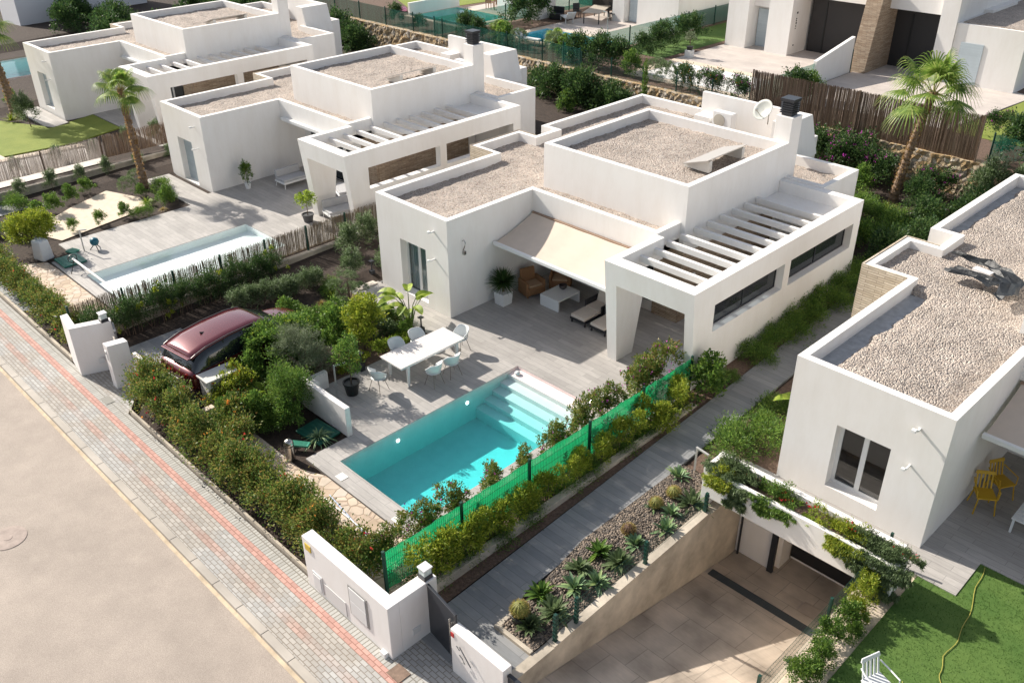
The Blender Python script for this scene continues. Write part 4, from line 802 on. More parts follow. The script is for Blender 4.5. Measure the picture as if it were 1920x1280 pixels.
hedge('clipped hedge with a few red flowers along the left pavement',[(-12.5,-9.45),(-8,-9.45),(-2.9,-9.5)],.5,.95,26000,L_HEDGE,((L_RED,50,.08),),13)
hedge('dense dark oleander hedge between driveway and reed fence',[(-3.05,-9.0),(-3.0,-5.5),(-2.95,-2.2)],.42,1.25,34000,L_DARK,((L_YEL,900,.07),),14,.085,.02)
hedge('grey green oleander hedge along the tiled strip behind the red car',[(-1.75,-4.7),(-1.45,-3.2),(-1.3,-1.6)],.40,.85,15000,L_OLEA,(),15,.10,.02)
# --- single shrubs of a row: one mesh source per kind, copied
def source(kind,seed):
    if kind=='olea': return plant('oleander',0,0,0,[(0,0,.5,.34,.34,.5),(.1,.1,.8,.26,.26,.35)],2600,.11,.02,L_OLEA,'x','shrub',trunk=[([(0,0,-.1),(.05,0,.5)],[.02,.01])],seed=seed)
    if kind=='bloom': return plant('flowering_shrub',0,0,0,[(0,0,.6,.40,.58,.58),(.05,.3,1.1,.28,.36,.38),(-.1,-.3,1.15,.26,.34,.45),(0,.0,1.45,.16,.2,.25)],3600,.075,.04,L_HEDGE,'x','shrub',trunk=[([(0,0,-.1),(0,.1,1.1)],[.02,.008]),([(0,0,-.1),(.05,-.2,1.0)],[.02,.008])],flowers=(L_PINK,60,.06),seed=seed,K=30,sig=.13)
    if kind=='lime': return plant('lime_shrub',0,0,0,[(0,0,.55,.28,.55,.38),(.08,.25,.38,.26,.4,.3),(-.02,-.3,.85,.2,.22,.24),(.05,.32,.75,.18,.22,.24)],2800,.085,.032,L_YEL,'x','shrub',trunk=[([(.02*k,.05*(k-2),-.1),(.05*(k-2),.12*(k-2),.8)],[.011,.006]) for k in range(5)],seed=seed,K=30,sig=.14)
    if kind=='low': return plant('ground_cover_shrub',0,0,0,[(0,0,.22,.42,.6,.3),(.05,.3,.28,.35,.4,.3),(0,-.3,.2,.35,.4,.28)],4200,.075,.02,L_GREEN,'x','shrub',seed=seed,sig=.2,K=40)
    if kind=='dark': return plant('dark_shrub',0,0,0,[(0,0,.5,.5,.5,.55),(.2,.1,.8,.35,.35,.4)],3400,.08,.04,L_DARK,'x','shrub',seed=seed,K=30)
    if kind=='green': return plant('green_shrub',0,0,0,[(0,0,.45,.42,.42,.5),(.15,.1,.7,.3,.3,.35)],2600,.085,.045,L_GREEN,'x','shrub',seed=seed,K=26)
    if kind=='ball': return plant('ball_shrub',0,0,0,[(0,0,.30,.33,.33,.33)],3600,.035,.012,L_GREY,'x','shrub',seed=seed,K=140,sig=.06,shell=(.85,1.))
    if kind=='boug': return plant('bougainvillea',0,0,0,[(0,0,.6,.6,.5,.65),(.4,.1,.95,.4,.4,.45),(-.35,0,.8,.4,.4,.5)],4200,.075,.045,L_DARK,'x','bougainvillea',flowers=(L_PINK,150,.055),seed=seed,K=34)
USED={}
def row(kind,items,group,variants=2,scales=(.85,1.15)):
    for i,it in enumerate(items):
        x,y,z,lab=it[:4];s=it[4] if len(it)>4 else rnd.uniform(*scales);key=(kind,i%variants)
        if key not in USED:
            o=source(kind,hash(kind)%97+i if False else sum(map(ord,kind))+i);USED[key]=o;o.location=(x,y,z);o.scale=(s,s,s);o['label']=lab
        else: o=dup(USED[key],x,y,z,lab,rnd.uniform(0,6.28),s)
        if group:o['group']=group
ordn=['nearest','second','third','fourth','fifth','sixth','seventh','eighth','ninth','tenth']
def w_(i): return ordn[i]
GA='sparse flowering shrubs inside the bright green fence'
row('bloom',[(11.45,y,.0,f'{w_(i)} sparse pink flowering shrub behind the bright green fence counted from the front wall',s) for i,(y,s) in enumerate(((-8.7,.8),(-7.7,.85),(-6.7,.8),(-5.5,.75),(-4.4,.65),(-3.3,.8),(-2.2,.95),(-1.1,.9),(.1,1.05),(1.0,1.1)))],GA)
GB='yellow green shrubs outside the bright green fence'
row('lime',[(12.47,y,.18,f'{w_(i)} thin stemmed yellow green shrub outside the bright green fence counted from the front gate',s*.98) for i,(y,s) in enumerate(((-8.3,1.15),(-7.4,1.05),(-6.5,1.0),(-5.5,.9),(-4.6,.85),(-3.6,.9),(-2.6,.85),(-1.6,.95),(-.6,1.05),(.6,1.1)))],GB,3)
GD_='ground cover between green fence and low wall'
row('low',[(12.40,y,.0,f'{w_(i)} leafy ground cover patch below the bright green fence counted from the front gate',s) for i,(y,s) in enumerate(((-8.4,.8),(-7.4,.85),(-6.3,.8),(-5.2,.85),(-4.1,.8),(-3.0,.85),(-1.9,.8),(-.8,.85),(.3,.9)))],GD_,2)
row('green',[(12.55,1.7,.2,'leafy green shrub at the front corner of the pergola wall',1.25)],None)
GC='green shrubs along the pergola wall'
row('low',[(12.58,y,.28+.03*(y-3),f'{w_(i)} low green shrub along the pergola wall counted from the pool side',s) for i,(y,s) in enumerate(((2.8,.6),(4.3,1.0),(5.4,1.05),(6.5,1.1),(7.6,1.15),(8.7,1.2),(9.8,1.3),(10.9,1.3)))],GC,3)
row('low',[(14.55,0.2,.2,'wide yellow green shrub behind the left end of the white planter',1.3),(14.9,1.2,.25,'feathery green shrub between side path and right villa',1.2),(14.6,2.4,.3,'upper green shrub between side path and right villa',.9),(14.9,4.0,.35,'small shrub at the middle of the right villa left wall',.8)],None,2)
def stre(x,y,z,label,n=9,h=.9,m=None,seed=1):
    r=empty('banana_plant',(x,y,z),0,label,'plant');rr=random.Random(seed);st=MB()
    for i in range(n):
        a=rr.uniform(0,6.28);ln=h*rr.uniform(.65,1.1);sp=rr.uniform(.12,.5)*h
        p0=Vector((.05*math.cos(a),.05*math.sin(a),0));p1=Vector((sp*.5*math.cos(a),sp*.5*math.sin(a),ln*.75));p2=Vector((sp*math.cos(a),sp*math.sin(a),ln))
        st.tube([p0,p1,p2],[.025,.015,.01],6)
        d=Vector((math.cos(a),math.sin(a),.25)).normalized();sd_=Vector((-math.sin(a),math.cos(a),0));L_=h*rr.uniform(.45,.6);W=L_*.25
        lf=MB();prev=None
        for k in range(9):
            t=k/8;c=p2+d*L_*t+Vector((0,0,-.35*L_*t*t));ww=W*math.sin(math.pi*min(1,t*.92+.08))**.6;rowp=[c-sd_*ww+Vector((0,0,ww*.45)),c,c+sd_*ww+Vector((0,0,ww*.45))]
            if prev: lf.quad(prev[0],prev[1],rowp[1],rowp[0]);lf.quad(prev[1],prev[2],rowp[2],rowp[1])
            prev=rowp
        o=lf.build('leaf',m or L_LIME,r,smooth=True)
    st.build('stem',L_GREEN,r);return r
stre(3.2,-1.35,0,'bright green banana plant beside the glass door of the nearest whole villa',13,1.15,seed=3)
stre(15.35,2.3,.3,'small banana plant against the left wall of the right villa',6,.9,seed=5)
# --- rosettes: agaves, yuccas, grasses, ferns
def blades(n,L_,W_,rng,elev=(.2,1.4),curve=.3,segs=4,m_=None,fat=False):
    V=[];F_=[]
    for i in range(n):
        a=rng.uniform(0,6.283);e=rng.uniform(*elev);ln=L_*rng.uniform(.75,1.1);d=np.array([math.cos(a)*math.cos(e),math.sin(a)*math.cos(e),math.sin(e)]);s=np.array([-math.sin(a),math.cos(a),0.])
        k=len(V)
        for j in range(segs+1):
            t=j/segs;c=d*ln*t+np.array([0,0,-curve*ln*t*t]);ww=W_*(math.sin(math.pi*(.25+.75*t))**.8 if fat else (1-t)**.6)*.5;ww=max(ww,.0015);up_=np.array([0,0,ww*.5])
            V+=[c-s*ww+up_,c,c+s*ww+up_]
        for j in range(segs): b=k+3*j;F_+=[(b,b+1,b+4,b+3),(b+1,b+2,b+5,b+4)]
    V=np.array(V);V[:,2]=np.maximum(V[:,2],-.4);return V,np.array(F_)
def rosette(name,x,y,z,n,L_,W_,m,label,cat,group=None,elev=(.15,1.4),curve=.25,seed=1,fat=False):
    rng=np.random.default_rng(seed);V,F_=blades(n,L_,W_,rng,elev,curve,4,None,fat);o=npmesh(name,V,F_,m);o.location=(x,y,z);return tag(o,label,cat,group)
GAg='agaves in the cactus bed'
ag=[(14.2,-1.65,'bright agave rosette nearest the path lamp',.36),(15.05,-2.25,'large pale agave rosette against the white planter column',.46),(14.5,-3.0,'narrow leaved aloe between the round cacti and the pale agave',.3),(14.5,-5.1,'dark green agave standing alone at the path edge',.36),(15.05,-5.05,'spiky pale agave near the third fence post',.4),(14.85,-6.3,'bright green agave in the middle of the gravel bed',.38),(14.45,-6.95,'dark agave behind the potted round cactus',.34),(15.0,-7.1,'light agave between the front fence posts',.4),(15.15,-3.45,'variegated agave in front of the pale aloe',.36),(14.95,-4.3,'small pale agave right of the dark red cactus',.3),(14.55,-5.8,'small agave at the path edge in the middle of the bed',.32),(15.1,-5.85,'small agave beside the ramp wall in the middle of the bed',.32),(14.9,-2.9,'small green agave between golden cactus and column agave',.3),(14.9,-7.75,'small agave in the front corner of the bed',.33)]
for i,(x,y,l,s) in enumerate(ag):
    o=rosette('agave',x,y,.13,[46,60,40][i%3],s,.075 if i!=2 else .04,[L_AGAVE,L_GREY,L_AGAVE][i%3] if i not in (3,6) else L_GREEN,l,'agave',GAg,seed=20+i,fat=True);o.scale=(1.25,1.25,1.3)
def cactus(x,y,z,rad,label,m,pot=False):
    r=empty('barrel_cactus',(x,y,z),0,label,'cactus','round cacti in the gravel bed');mb=MB();n=48;rows=12;vs=[]
    for i in range(rows+1):
        ph=math.pi*(i/rows)*.96+.02
        for k in range(n): rr_=rad*math.sin(ph)*(1+.07*(1 if k%4<2 else -1));vs.append((rr_*math.cos(2*math.pi*k/n),rr_*math.sin(2*math.pi*k/n),rad*.95-rad*.95*math.cos(math.pi-ph)*-1))
    mb.add(vs,[(i*n+k,i*n+(k+1)%n,(i+1)*n+(k+1)%n,(i+1)*n+k) for i in range(rows) for k in range(n)]);o=mb.build('body',m,r,smooth=False);o.location=(0,0,.02 if not pot else .22)
    rng=np.random.default_rng(3);k=900;u=rng.normal(0,1,(k,3));u/=np.linalg.norm(u,axis=1,keepdims=True);u[:,2]=np.abs(u[:,2])*1.0-.25;A=u/np.linalg.norm(u,axis=1,keepdims=True)
    P=A*rad+np.array([0,0,rad*.95+(.02 if not pot else .22)]);vm('spines',leafquads(P,A,.05,.006,rng),L_STRAW,r)
    if pot: 
        p=MB();p.lathe([(.15,0),(.19,.28),(.17,.28),(.16,.2)],(0,0,0),20,capt=True);p.build('pot',BLACKP,r,smooth=True)
    return r
CACT=mat('cactus_skin',(.16,.17,.03),.6,var=.2,vs=9)
cactus(14.55,-2.35,.13,.16,'golden round cactus second from the path lamp',CACT);cactus(14.48,-2.95,.13,.15,'golden round cactus left of the narrow aloe',CACT);cactus(14.6,-4.15,.13,.15,'dark red round cactus alone on the gravel',mat('dark_cactus',(.07,.03,.02),.7));cactus(14.62,-7.75,.05,.19,'golden round cactus sitting in a black pot at the bed corner',CACT,True)
m=MB();m.quad((14.42,-8.1,.10),(15.36,-8.1,.10),(15.36,-1.2,.22),(14.0,-1.2,.22),(13.95,-5,.14));tag(m.build('pebble_bed',PEB),kind='structure')
rng=np.random.default_rng(9);P=np.c_[rng.uniform(14.35,15.34,1500),rng.uniform(-8.05,-1.2,1500)];pm=MB()
for x,y in P:
    s=rng.uniform(.014,.03);c=(x,y,.105+.0175*(y+8.1)+s*.3);a=rng.uniform(0,3);pm.lathe([(s*.6,-s*.4),(s,0),(s*.55,s*.45)],c,6,sx=1,sy=.75)
tag(pm.build('loose_pebbles',PEB,smooth=True),kind='stuff')
m=MB();m.quad((14.1,-1.2,.20),(15.9,-1.2,.20),(15.9,10.9,.56),(13.8,10.9,.56));tag(m.build('planting_bed',BROWNSOIL),kind='structure')
m=MB();m.quad((12.16,-8.9,.02),(13.1,-8.9,.02),(12.85,1.0,.22),(12.16,1.0,.22));m.quad((12.16,1.0,.22),(12.85,1.0,.22),(12.62,11,.56),(12.16,11,.56));tag(m.build('planting_bed',BROWNSOIL),kind='structure')
tag((lambda o:o)(MB().quad((-.2,-6.3,.0),(4.09,-6.3,.0),(4.09,-1.22,.0),(-.9,-1.22,.0)).build('garden_bed',BROWNSOIL)),kind='structure')
MB_=MB().quad((-1.3,-3.0,-.028),(3.9,-5.0,-.028),(3.0,-1.2,-.028),(-1.3,-1.2,-.028))
rosette('yucca',1.95,-1.75,0,70,.62,.035,L_DARK,'dark spiky yucca left of the banana plant','yucca',seed=31,elev=(.2,1.5),curve=.1)
rosette('yucca',-.3,-1.95,0,50,.5,.04,L_LIME,'yellow green spiky clump at the start of the garden steps','yucca',seed=32)
for i,(x,y,l,s) in enumerate(((-.2,-2.5,'straw coloured grass tuft left of the cloud pruned tree',.38),(.7,-2.8,'golden dry grass tuft in front of the cloud pruned tree',.42),(-12.2,-2.3,'dry golden grass tuft in the bed left of the second villa',.3))):
    rosette('ornamental_grass',x,y,0,260,s,.008,L_STRAW,l,'grass tuft','dry grass tufts',seed=40+i,elev=(.5,1.5),curve=.5)
rosette('flax_plant',6.2,-7.0,0,90,.7,.045,L_AGAVE,'arching striped flax plant at the corner of the large pool deck','flax plant',seed=50,elev=(.3,1.4),curve=.6)
rosette('fern_palm',-13.4,-2.45,0,60,.6,.05,L_LIME,'bright yellow green palm fern at the foot of the left palm','plant',seed=51,elev=(.3,1.3),curve=.45)
rosette('yucca',10.3,17.5,.5,90,.75,.03,L_YEL,'yellow green yucca left of the right palm trunk foot','yucca',seed=52,elev=(.4,1.5),curve=.25)
rosette('yucca',-.5,22.5,2.0,60,.7,.03,L_YEL,'yellow spiky plant below the slim climbers on the upper plot','yucca',seed=53)
rosette('yucca',-30.4,-2.1,0,70,.7,.05,L_YEL,'yellow green spiky plant beside the leftmost palm trunk','yucca',seed=54)
rosette('flax_plant',-10.6,-6.95,.0,1,.01,.01,L_AGAVE,'tiny sprout beside the green pump cover','plant',seed=55) if False else None
# small feather palm
def featherpalm(x,y,z,n,L_,label,seed,th=.2):
    r=empty('small_palm',(x,y,z),0,label,'palm');rng=np.random.default_rng(seed);V=[]
    rb=MB()
    for i in range(n):
        a=rng.uniform(0,6.28);e=rng.uniform(.45,1.35);pts=[]
        for j in range(9):
            t=j/8;pts.append(Vector((math.cos(a)*math.cos(e)*L_*t,math.sin(a)*math.cos(e)*L_*t,th+math.sin(e)*L_*t-.45*L_*t*t)))
        rb.tube(pts,[.012]*5+[.008]*4,5,False)
        P=[];A=[]
        for j in range(2,34):
            t=j/34;q=pts[min(7,int(t*8))].lerp(pts[min(8,int(t*8)+1)],t*8-int(t*8));dd=(pts[min(8,int(t*8)+1)]-pts[min(7,int(t*8))]).normalized();s=Vector((-math.sin(a),math.cos(a),0))
            for sg in (-1,1): P.append(q);A.append((dd*.6+s*sg+Vector((0,0,-.1))).normalized())
        P=np.array(P);A=np.array(A);V.append(leafquads(P,A,L_*.33,.02,rng,.1))
    vm('fronds',np.concatenate(V),L_LIME if seed%2 else L_PALM,r);rb.tube([(0,0,-.1),(0,0,th)],[.09,.07],8);rb.build('trunk',BARK,r);return r
featherpalm(3.95,-7.15,0,16,.95,'small bright green feather palm in the dark bed behind the hedge',7,.25)
# --- fan palms
def fanpalm(x,y,z,h,lean,label,nf,seed,R_=.95,tr=.17):
    r=empty('fan_palm',(x,y,z),0,label,'palm tree','tall fan palms');rng=random.Random(seed);nr=np.random.default_rng(seed)
    mb=MB();pts=[];rs=[];n=44
    for i in range(n+1): t=i/n;pts.append((lean[0]*t**1.4,lean[1]*t**1.4,h*t));rs.append(tr*(1.35-.35*min(1,t*5))*(1-.3*t)*(1+.10*((i%2)*2-1)))
    mb.tube(pts,rs,14)
    V=[]
    P=[];A=[]
    for i in range(520):
        t=rng.random()**.8;a=rng.uniform(0,6.28);rr_=tr*(1-.3*t);P.append((lean[0]*t**1.4+rr_*math.cos(a),lean[1]*t**1.4+rr_*math.sin(a),h*t));v=Vector((math.cos(a)*.7,math.sin(a)*.7,.9)).normalized();A.append(tuple(v))
    mb.build('trunk',PALMBARK,r);vm('old_leaf_bases',leafquads(np.array(P),np.array(A),.10,.08,nr),L_DRY,r)['kind']='stuff'
    top=Vector((lean[0],lean[1],h));pet=MB();fans=[];segs=26
    for i in range(nf):
        a=i*2.399+rng.uniform(-.3,.3);u=i/nf;e=1.35-1.75*u+rng.uniform(-.12,.12);pl=R_*rng.uniform(.65,.95)
        d=Vector((math.cos(a)*math.cos(e),math.sin(a)*math.cos(e),math.sin(e)));end=top+d*pl+Vector((0,0,-.10*pl))
        pet.tube([top-Vector((0,0,.15)),top+d*pl*.5+Vector((0,0,.03)),end],[.022,.016,.012],5,False)
        s=Vector((-math.sin(a),math.cos(a),0));f=(d+Vector((0,0,-.25))).normalized();up_=s.cross(f)
        fr=R_*rng.uniform(.85,1.1)
        for k in range(segs):
            an=(k/(segs-1)-.5)*R(250);q=f*math.cos(an)+s*math.sin(an)
            q=(q+up_*(.30*abs(math.sin(an/2)))).normalized();L_=fr*(.72+.28*math.cos(an*.6));prev=None;wdir=(s*math.cos(an)-f*math.sin(an))
            for j in range(6):
                t=j/5;dr=(max(0,t-.5)**2)*2.2*L_*rng.uniform(.8,1.1);c=end+q*L_*t*(1-.10*t)+Vector((0,0,-dr*.6-.10*t*L_));ww=.036*(1-t*.88)*(min(1,t*4+.25))*1.4
                w2=wdir*ww
                rowp=(c-w2,c+w2)
                if prev: fans+= [prev[0],prev[1],rowp[1],rowp[0]]
                prev=rowp
    V=np.array([tuple(v) for v in fans]);vm('fronds',V,L_PALM,r);pet.build('leaf_stalks',mat('palm_stalk',(.30,.30,.10),.6),r)
    return r
fanpalm(9.96,18.9,.35,4.9,(.75,-.25),'tall fan palm in front of the brown reed fence at upper right',17,3,1.22,.16)
fanpalm(-15.35,-1.62,0,4.35,(-.55,.1),'fan palm left of the second villa with a slightly leaning trunk',15,5,.80,.14)
fanpalm(-31.5,-1.5,0,4.6,(-.55,-.3),'fan palm cut off by the left edge of the photo',20,8,1.05,.22)
o=fanpalm(-14.25,24.5,2.0,.55,(0,0),'short fan palm in front of the bright blue upper pool',12,12,.6,.12)
o=fanpalm(-18.0,23.4,2.0,.6,(0,0),'short fan palm at the left of the bright blue upper pool',12,14,.65,.12)
# --- trees
def limbs(h,sp,n,seed,base=.05):
    r=random.Random(seed);t=[([(0,0,-.15),(r.uniform(-.04,.04),0,h*.5),(0,0,h*.75)],[base,base*.75,base*.5])]
    for i in range(n):
        a=6.28*i/n+r.uniform(-.4,.4);z0=h*r.uniform(.35,.6);t.append(([(0,0,z0),(sp*.5*math.cos(a),sp*.5*math.sin(a),z0+h*.22),(sp*math.cos(a),sp*math.sin(a),z0+h*.42)],[base*.5,base*.35,base*.15]))
    return t
GB_='leafy bushes in the front garden bed'
row('green',[(2.2,-3.2,0,'bush left of the citrus tree in the front garden',.9),(1.3,-3.6,0,'bush at the far end of the driveway in the front garden',.85),(2.9,-4.4,0,'bush between citrus tree and lavender',.85),(3.6,-1.9,0,'bush under the banana plant leaves',.6),(2.4,-1.75,0,'bush between yucca and banana plant',.7),(3.1,-5.3,0,'bush left of the lavender mound',.8),(2.95,-7.0,0,'bush between olive tree and utility box',1.1),(3.9,-8.2,0,'bush behind the small feather palm',.8),(5.2,-7.2,0,'bush in front of the freestanding white wall',.85),(4.3,-6.6,0,'bush under the olive tree',1.0),(2.7,-5.3,0,'bush at the front wing of the red car',1.15),(1.7,-3.1,0,'rounded bush right behind the cloud pruned tree',1.05),(2.6,-3.9,0,'tall bush between the car hood and the citrus tree',1.2),(1.9,-4.4,0,'tall bush right of the car hood',1.15),(.3,-4.0,0,'bush in the bed beyond the car front left side',.9),(2.3,-2.4,0,'bush behind the grey green shrub near the villa door',.95),(4.3,-7.7,0,'bush between feather palm and steel bin',.9)],GB_,2)
row('low',[(x,y,.0,'low green plants '+l,s) for x,y,s,l in ((.3,-4.9,1.0,'beyond the hood of the red car'),(1.4,-4.6,1.0,'between the red car and the garden path'),(2.2,-4.3,.9,'left of the leafy bush by the lavender'),(1.6,-2.6,.9,'around the foot of the cloud pruned tree'),(.1,-3.7,.9,'left of the curved garden path'),(-.8,-1.75,.8,'beside the first garden steps'),(2.7,-1.55,.8,'in front of the glass door of the nearest whole villa'),(3.6,-6.9,1.0,'around the small feather palm'),(4.6,-7.5,.9,'behind the steel bin'),(2.5,-7.6,1.0,'below the lantana bush'))],'low green plants in the front garden',2)
row('low',[(x,y,.5,'low green cover '+l,s) for x,y,s,l in ((12.9,11.9,1.4,'at the end of the pergola wall strip'),(11.6,14.6,1.5,'right behind the nearest whole villa'),(12.0,15.6,1.5,'in the middle of the back garden'),(10.9,16.4,1.4,'left of the yucca in the back garden'),(13.6,16.2,1.5,'at the right of the back garden'),(9.6,17.0,1.3,'before the right palm'),(14.3,12.3,1.3,'at the back corner of the right villa'),(13.2,19.0,1.4,'below the grey green oleanders'))],'low green cover in the back garden',2)
row('low',[(x,y,z,'low green plants '+l,s) for x,y,z,s,l in ((15.2,6.0,.42,1.2,'beside the middle of the right villa wall'),(14.6,7.5,.45,1.1,'left of the pale stone bay'),(14.4,5.2,.4,1.0,'along the far side of the tiled path'),(15.3,3.2,.35,1.0,'behind the small banana plant'))],'low green plants at the right villa wall',2)
row('low',[(x,y,0,'low plants '+l,s) for x,y,s,l in ((-13.2,-1.6,.8,'in the bed above the yellow green fern palm'),(-14.6,-1.2,.9,'right of the left palm trunk'),(-12.3,-3.2,.7,'at the terrace corner of the shallow pool'),(-13.9,-7.6,1.1,'left of the yellow citrus tree'),(-16.9,-6.6,1.0,'at the slate strip near the left edge'),(-14.9,-8.5,1.0,'behind the left hedge near the photo edge'))],'low plants in the neighbour bed',2)
row('olea',[(-.9,-.75,0,'oleander at the left corner of the nearest whole villa',1.1),(-.55,.6,0,'oleander against the left wall of the nearest whole villa',1.2),(-.5,1.8,0,'oleander farther along the left wall of the nearest whole villa',1.2),(-2.6,.3,0,'oleander beside the reed fence end opposite the villa corner',1.2),(-2.7,1.5,0,'oleander at the far end of the reed fence',1.2)],'oleanders at the left villa corner',2)
plant('citrus_tree',3.45,-3.35,0,[(0,0,1.15,.55,.55,.55),(.25,-.2,.85,.4,.4,.35),(-.25,.25,1.35,.38,.38,.4),(.1,.2,1.6,.3,.3,.3)],7000,.085,.045,L_YEL,'bushy yellow green citrus tree in the garden bed behind the dining table','tree',trunk=limbs(1.3,.4,6,1),K=44,sig=.14,crown='crown')
plant('olive_tree',3.75,-5.75,0,[(0,0,1.25,.72,.72,.62),(.35,.2,1.0,.5,.5,.45),(-.3,-.1,1.5,.45,.45,.45)],15000,.055,.012,L_OLIVE,'round grey green olive tree between the car and the freestanding white wall','tree',trunk=limbs(1.4,.5,6,2,.07),K=110,sig=.10,crown='crown')
plant('oleander',4.75,-6.85,0,[(0,0,.75,.55,.55,.7),(-.35,-.1,.9,.4,.4,.6),(.2,.15,1.0,.35,.35,.45)],7000,.09,.018,L_GREEN,'dense narrow leaved bush left of the freestanding white wall','shrub',trunk=limbs(.8,.3,5,3,.03),K=60)
plant('lemon_tree',2.7,-5.85,0,[(0,0,1.25,.7,.75,.6),(.2,.5,1.45,.45,.5,.45),(-.35,-.35,1.05,.5,.5,.5),(-.25,.65,1.15,.5,.5,.45)],9500,.085,.05,L_GREEN,'leafy green tree leaning over the right side of the red car','tree',trunk=limbs(1.4,.45,6,4,.05),K=40,sig=.14,flowers=(L_YEL,140,.07),crown='crown')
plant('lantana_shrub',3.0,-7.7,0,[(0,0,.6,.5,.5,.5),(.3,.3,.8,.3,.3,.3)],4200,.07,.045,L_YEL,'yellow green shrub with orange flowers behind the white utility box','shrub',flowers=(L_ORANGE,40,.07))
plant('lavender',3.45,-4.75,0,[(0,0,.28,.45,.5,.3)],4200,.10,.008,L_MAUVE,'faded mauve lavender mound beside the potted tree','lavender',K=80,sig=.12,up=1.2)
plant('green_shrub',2.9,-2.4,0,[(0,0,.4,.4,.4,.42),(.3,.2,.3,.3,.3,.3)],3200,.08,.045,L_GREY,'grey green shrub between citrus tree and banana plant','shrub')
plant('ground_cover_shrub',3.75,-2.6,0,[(0,0,.15,.3,.6,.2),(0,.6,.15,.25,.4,.18)],2600,.08,.03,L_LIME,'bright low plants along the terrace edge behind the dining chairs','shrub')
plant('ground_cover_shrub',3.85,-4.2,0,[(0,0,.2,.3,.5,.25)],1800,.08,.035,L_YEL,'low leafy plants left of the near end of the dining table','shrub')
plant('ground_cover_shrub',.5,-5.3,0,[(0,0,.14,.8,.5,.2),(1.0,.2,.14,.5,.4,.2)],2200,.08,.03,L_GREEN,'low plants in the bed beyond the front of the red car','shrub')
r=empty('cloud_pruned_tree',(.85,-2.05,0),0,'cloud pruned tree with separate round leaf pads near the garden steps','tree')
tb=MB()
for i,(x,y,z,s) in enumerate(((0,0,1.28,.34),(-.42,-.25,.95,.27),(.42,.2,.95,.30),(.2,-.45,.62,.28),(-.3,.35,.68,.28),(.5,-.3,.5,.24),(-.55,.1,.45,.22))):
    V=cloud([(x,y,z,s,s,s*.55)],1700,.04,.015,np.random.default_rng(60+i),60,.1,.4,(.7,1.));vm('leaf_pad',V,L_GREY,r);tb.tube([(0,0,.15+.1*i%.4),(x*.5,y*.5,z*.6),(x,y,z-.05)],[.03,.022,.015],6,False)
tb.tube([(0,0,-.1),(.03,0,.6),(0,0,1.2)],[.05,.04,.02],7);tb.build('trunk',BARK,r)
def cypress(x,y,z,h,rd,label,m=L_DARK,grp=None,n=5200):
    bl=[(0,0,h*(i+.5)/9,rd*(1-.55*(i/8)**2),rd*(1-.55*(i/8)**2),h/11) for i in range(9)]
    return plant('cypress',x,y,z,bl,n,.07,.018,m,label,'cypress',grp,trunk=[([(0,0,-.1),(0,0,h*.9)],[.05,.01])],K=46,sig=.13,up=1.5,crown='crown')
cypress(-4.75,20.95,.9,2.55,.20,'slim dark column cypress rising behind the nearest whole villa',L_GREEN)
# back garden between the villas and the stone wall
GW='dark shrubs against the stone retaining wall'
row('dark',[(x,y,z,f'{w_(i)} tall dark shrub against the stone wall from the left between second and nearest villa',s) for i,(x,y,z,s) in enumerate(((-12.4,20.6,0,1.5),(-10.9,20.3,0,2.0),(-9.4,20.8,0,1.9),(-8.1,20.2,0,2.2),(-6.9,20.7,0,1.8),(-5.7,20.3,0,1.6)))],GW,3)
row('green',[(-8.6,19.2,.3,'bright green bush low between the second and nearest villa',1.1),(11.2,13.6,.45,'light green bush right behind the pergola corner',1.1),(8.7,18.6,.4,'yellowish bush left of the magenta bougainvillea foot',1.2)],None)
row('boug',[(x,y,z,f'{w_(i)} bougainvillea with magenta flowers along the stone wall from the left',s) for i,(x,y,z,s) in enumerate(((4.4,20.9,.3,1.3),(5.8,20.7,.3,1.45),(7.2,20.4,.3,1.5),(8.5,20.2,.3,1.3),(11.0,20.4,.3,1.1)))],'bougainvilleas along the stone wall',2)
row('dark',[(x,y,.45,f'{w_(i)} dark leafy bush in the back garden right of the pergola',s) for i,(x,y,s) in enumerate(((12.6,12.6,1.4),(13.0,14.4,1.3),(12.4,16.2,1.4),(11.4,18.4,1.3),(13.6,18.0,1.5),(14.6,15.8,1.2)))],'dark bushes in the back garden',3)
row('green',[(12.3,17.0,.5,'yellow green bush right of the right palm trunk foot',1.0),(13.4,12.4,.5,'yellow green bush at the end of the side path',.9),(14.4,13.8,.5,'light bush at the back corner of the right villa',.9)],None)
row('olea',[(x,y,.4,f'{w_(i)} grey green oleander behind the right villa near the wall',s) for i,(x,y,s) in enumerate(((12.9,20.4,1.9),(14.0,20.6,1.7),(15.0,20.2,1.8)))],'grey green oleanders behind the right villa')
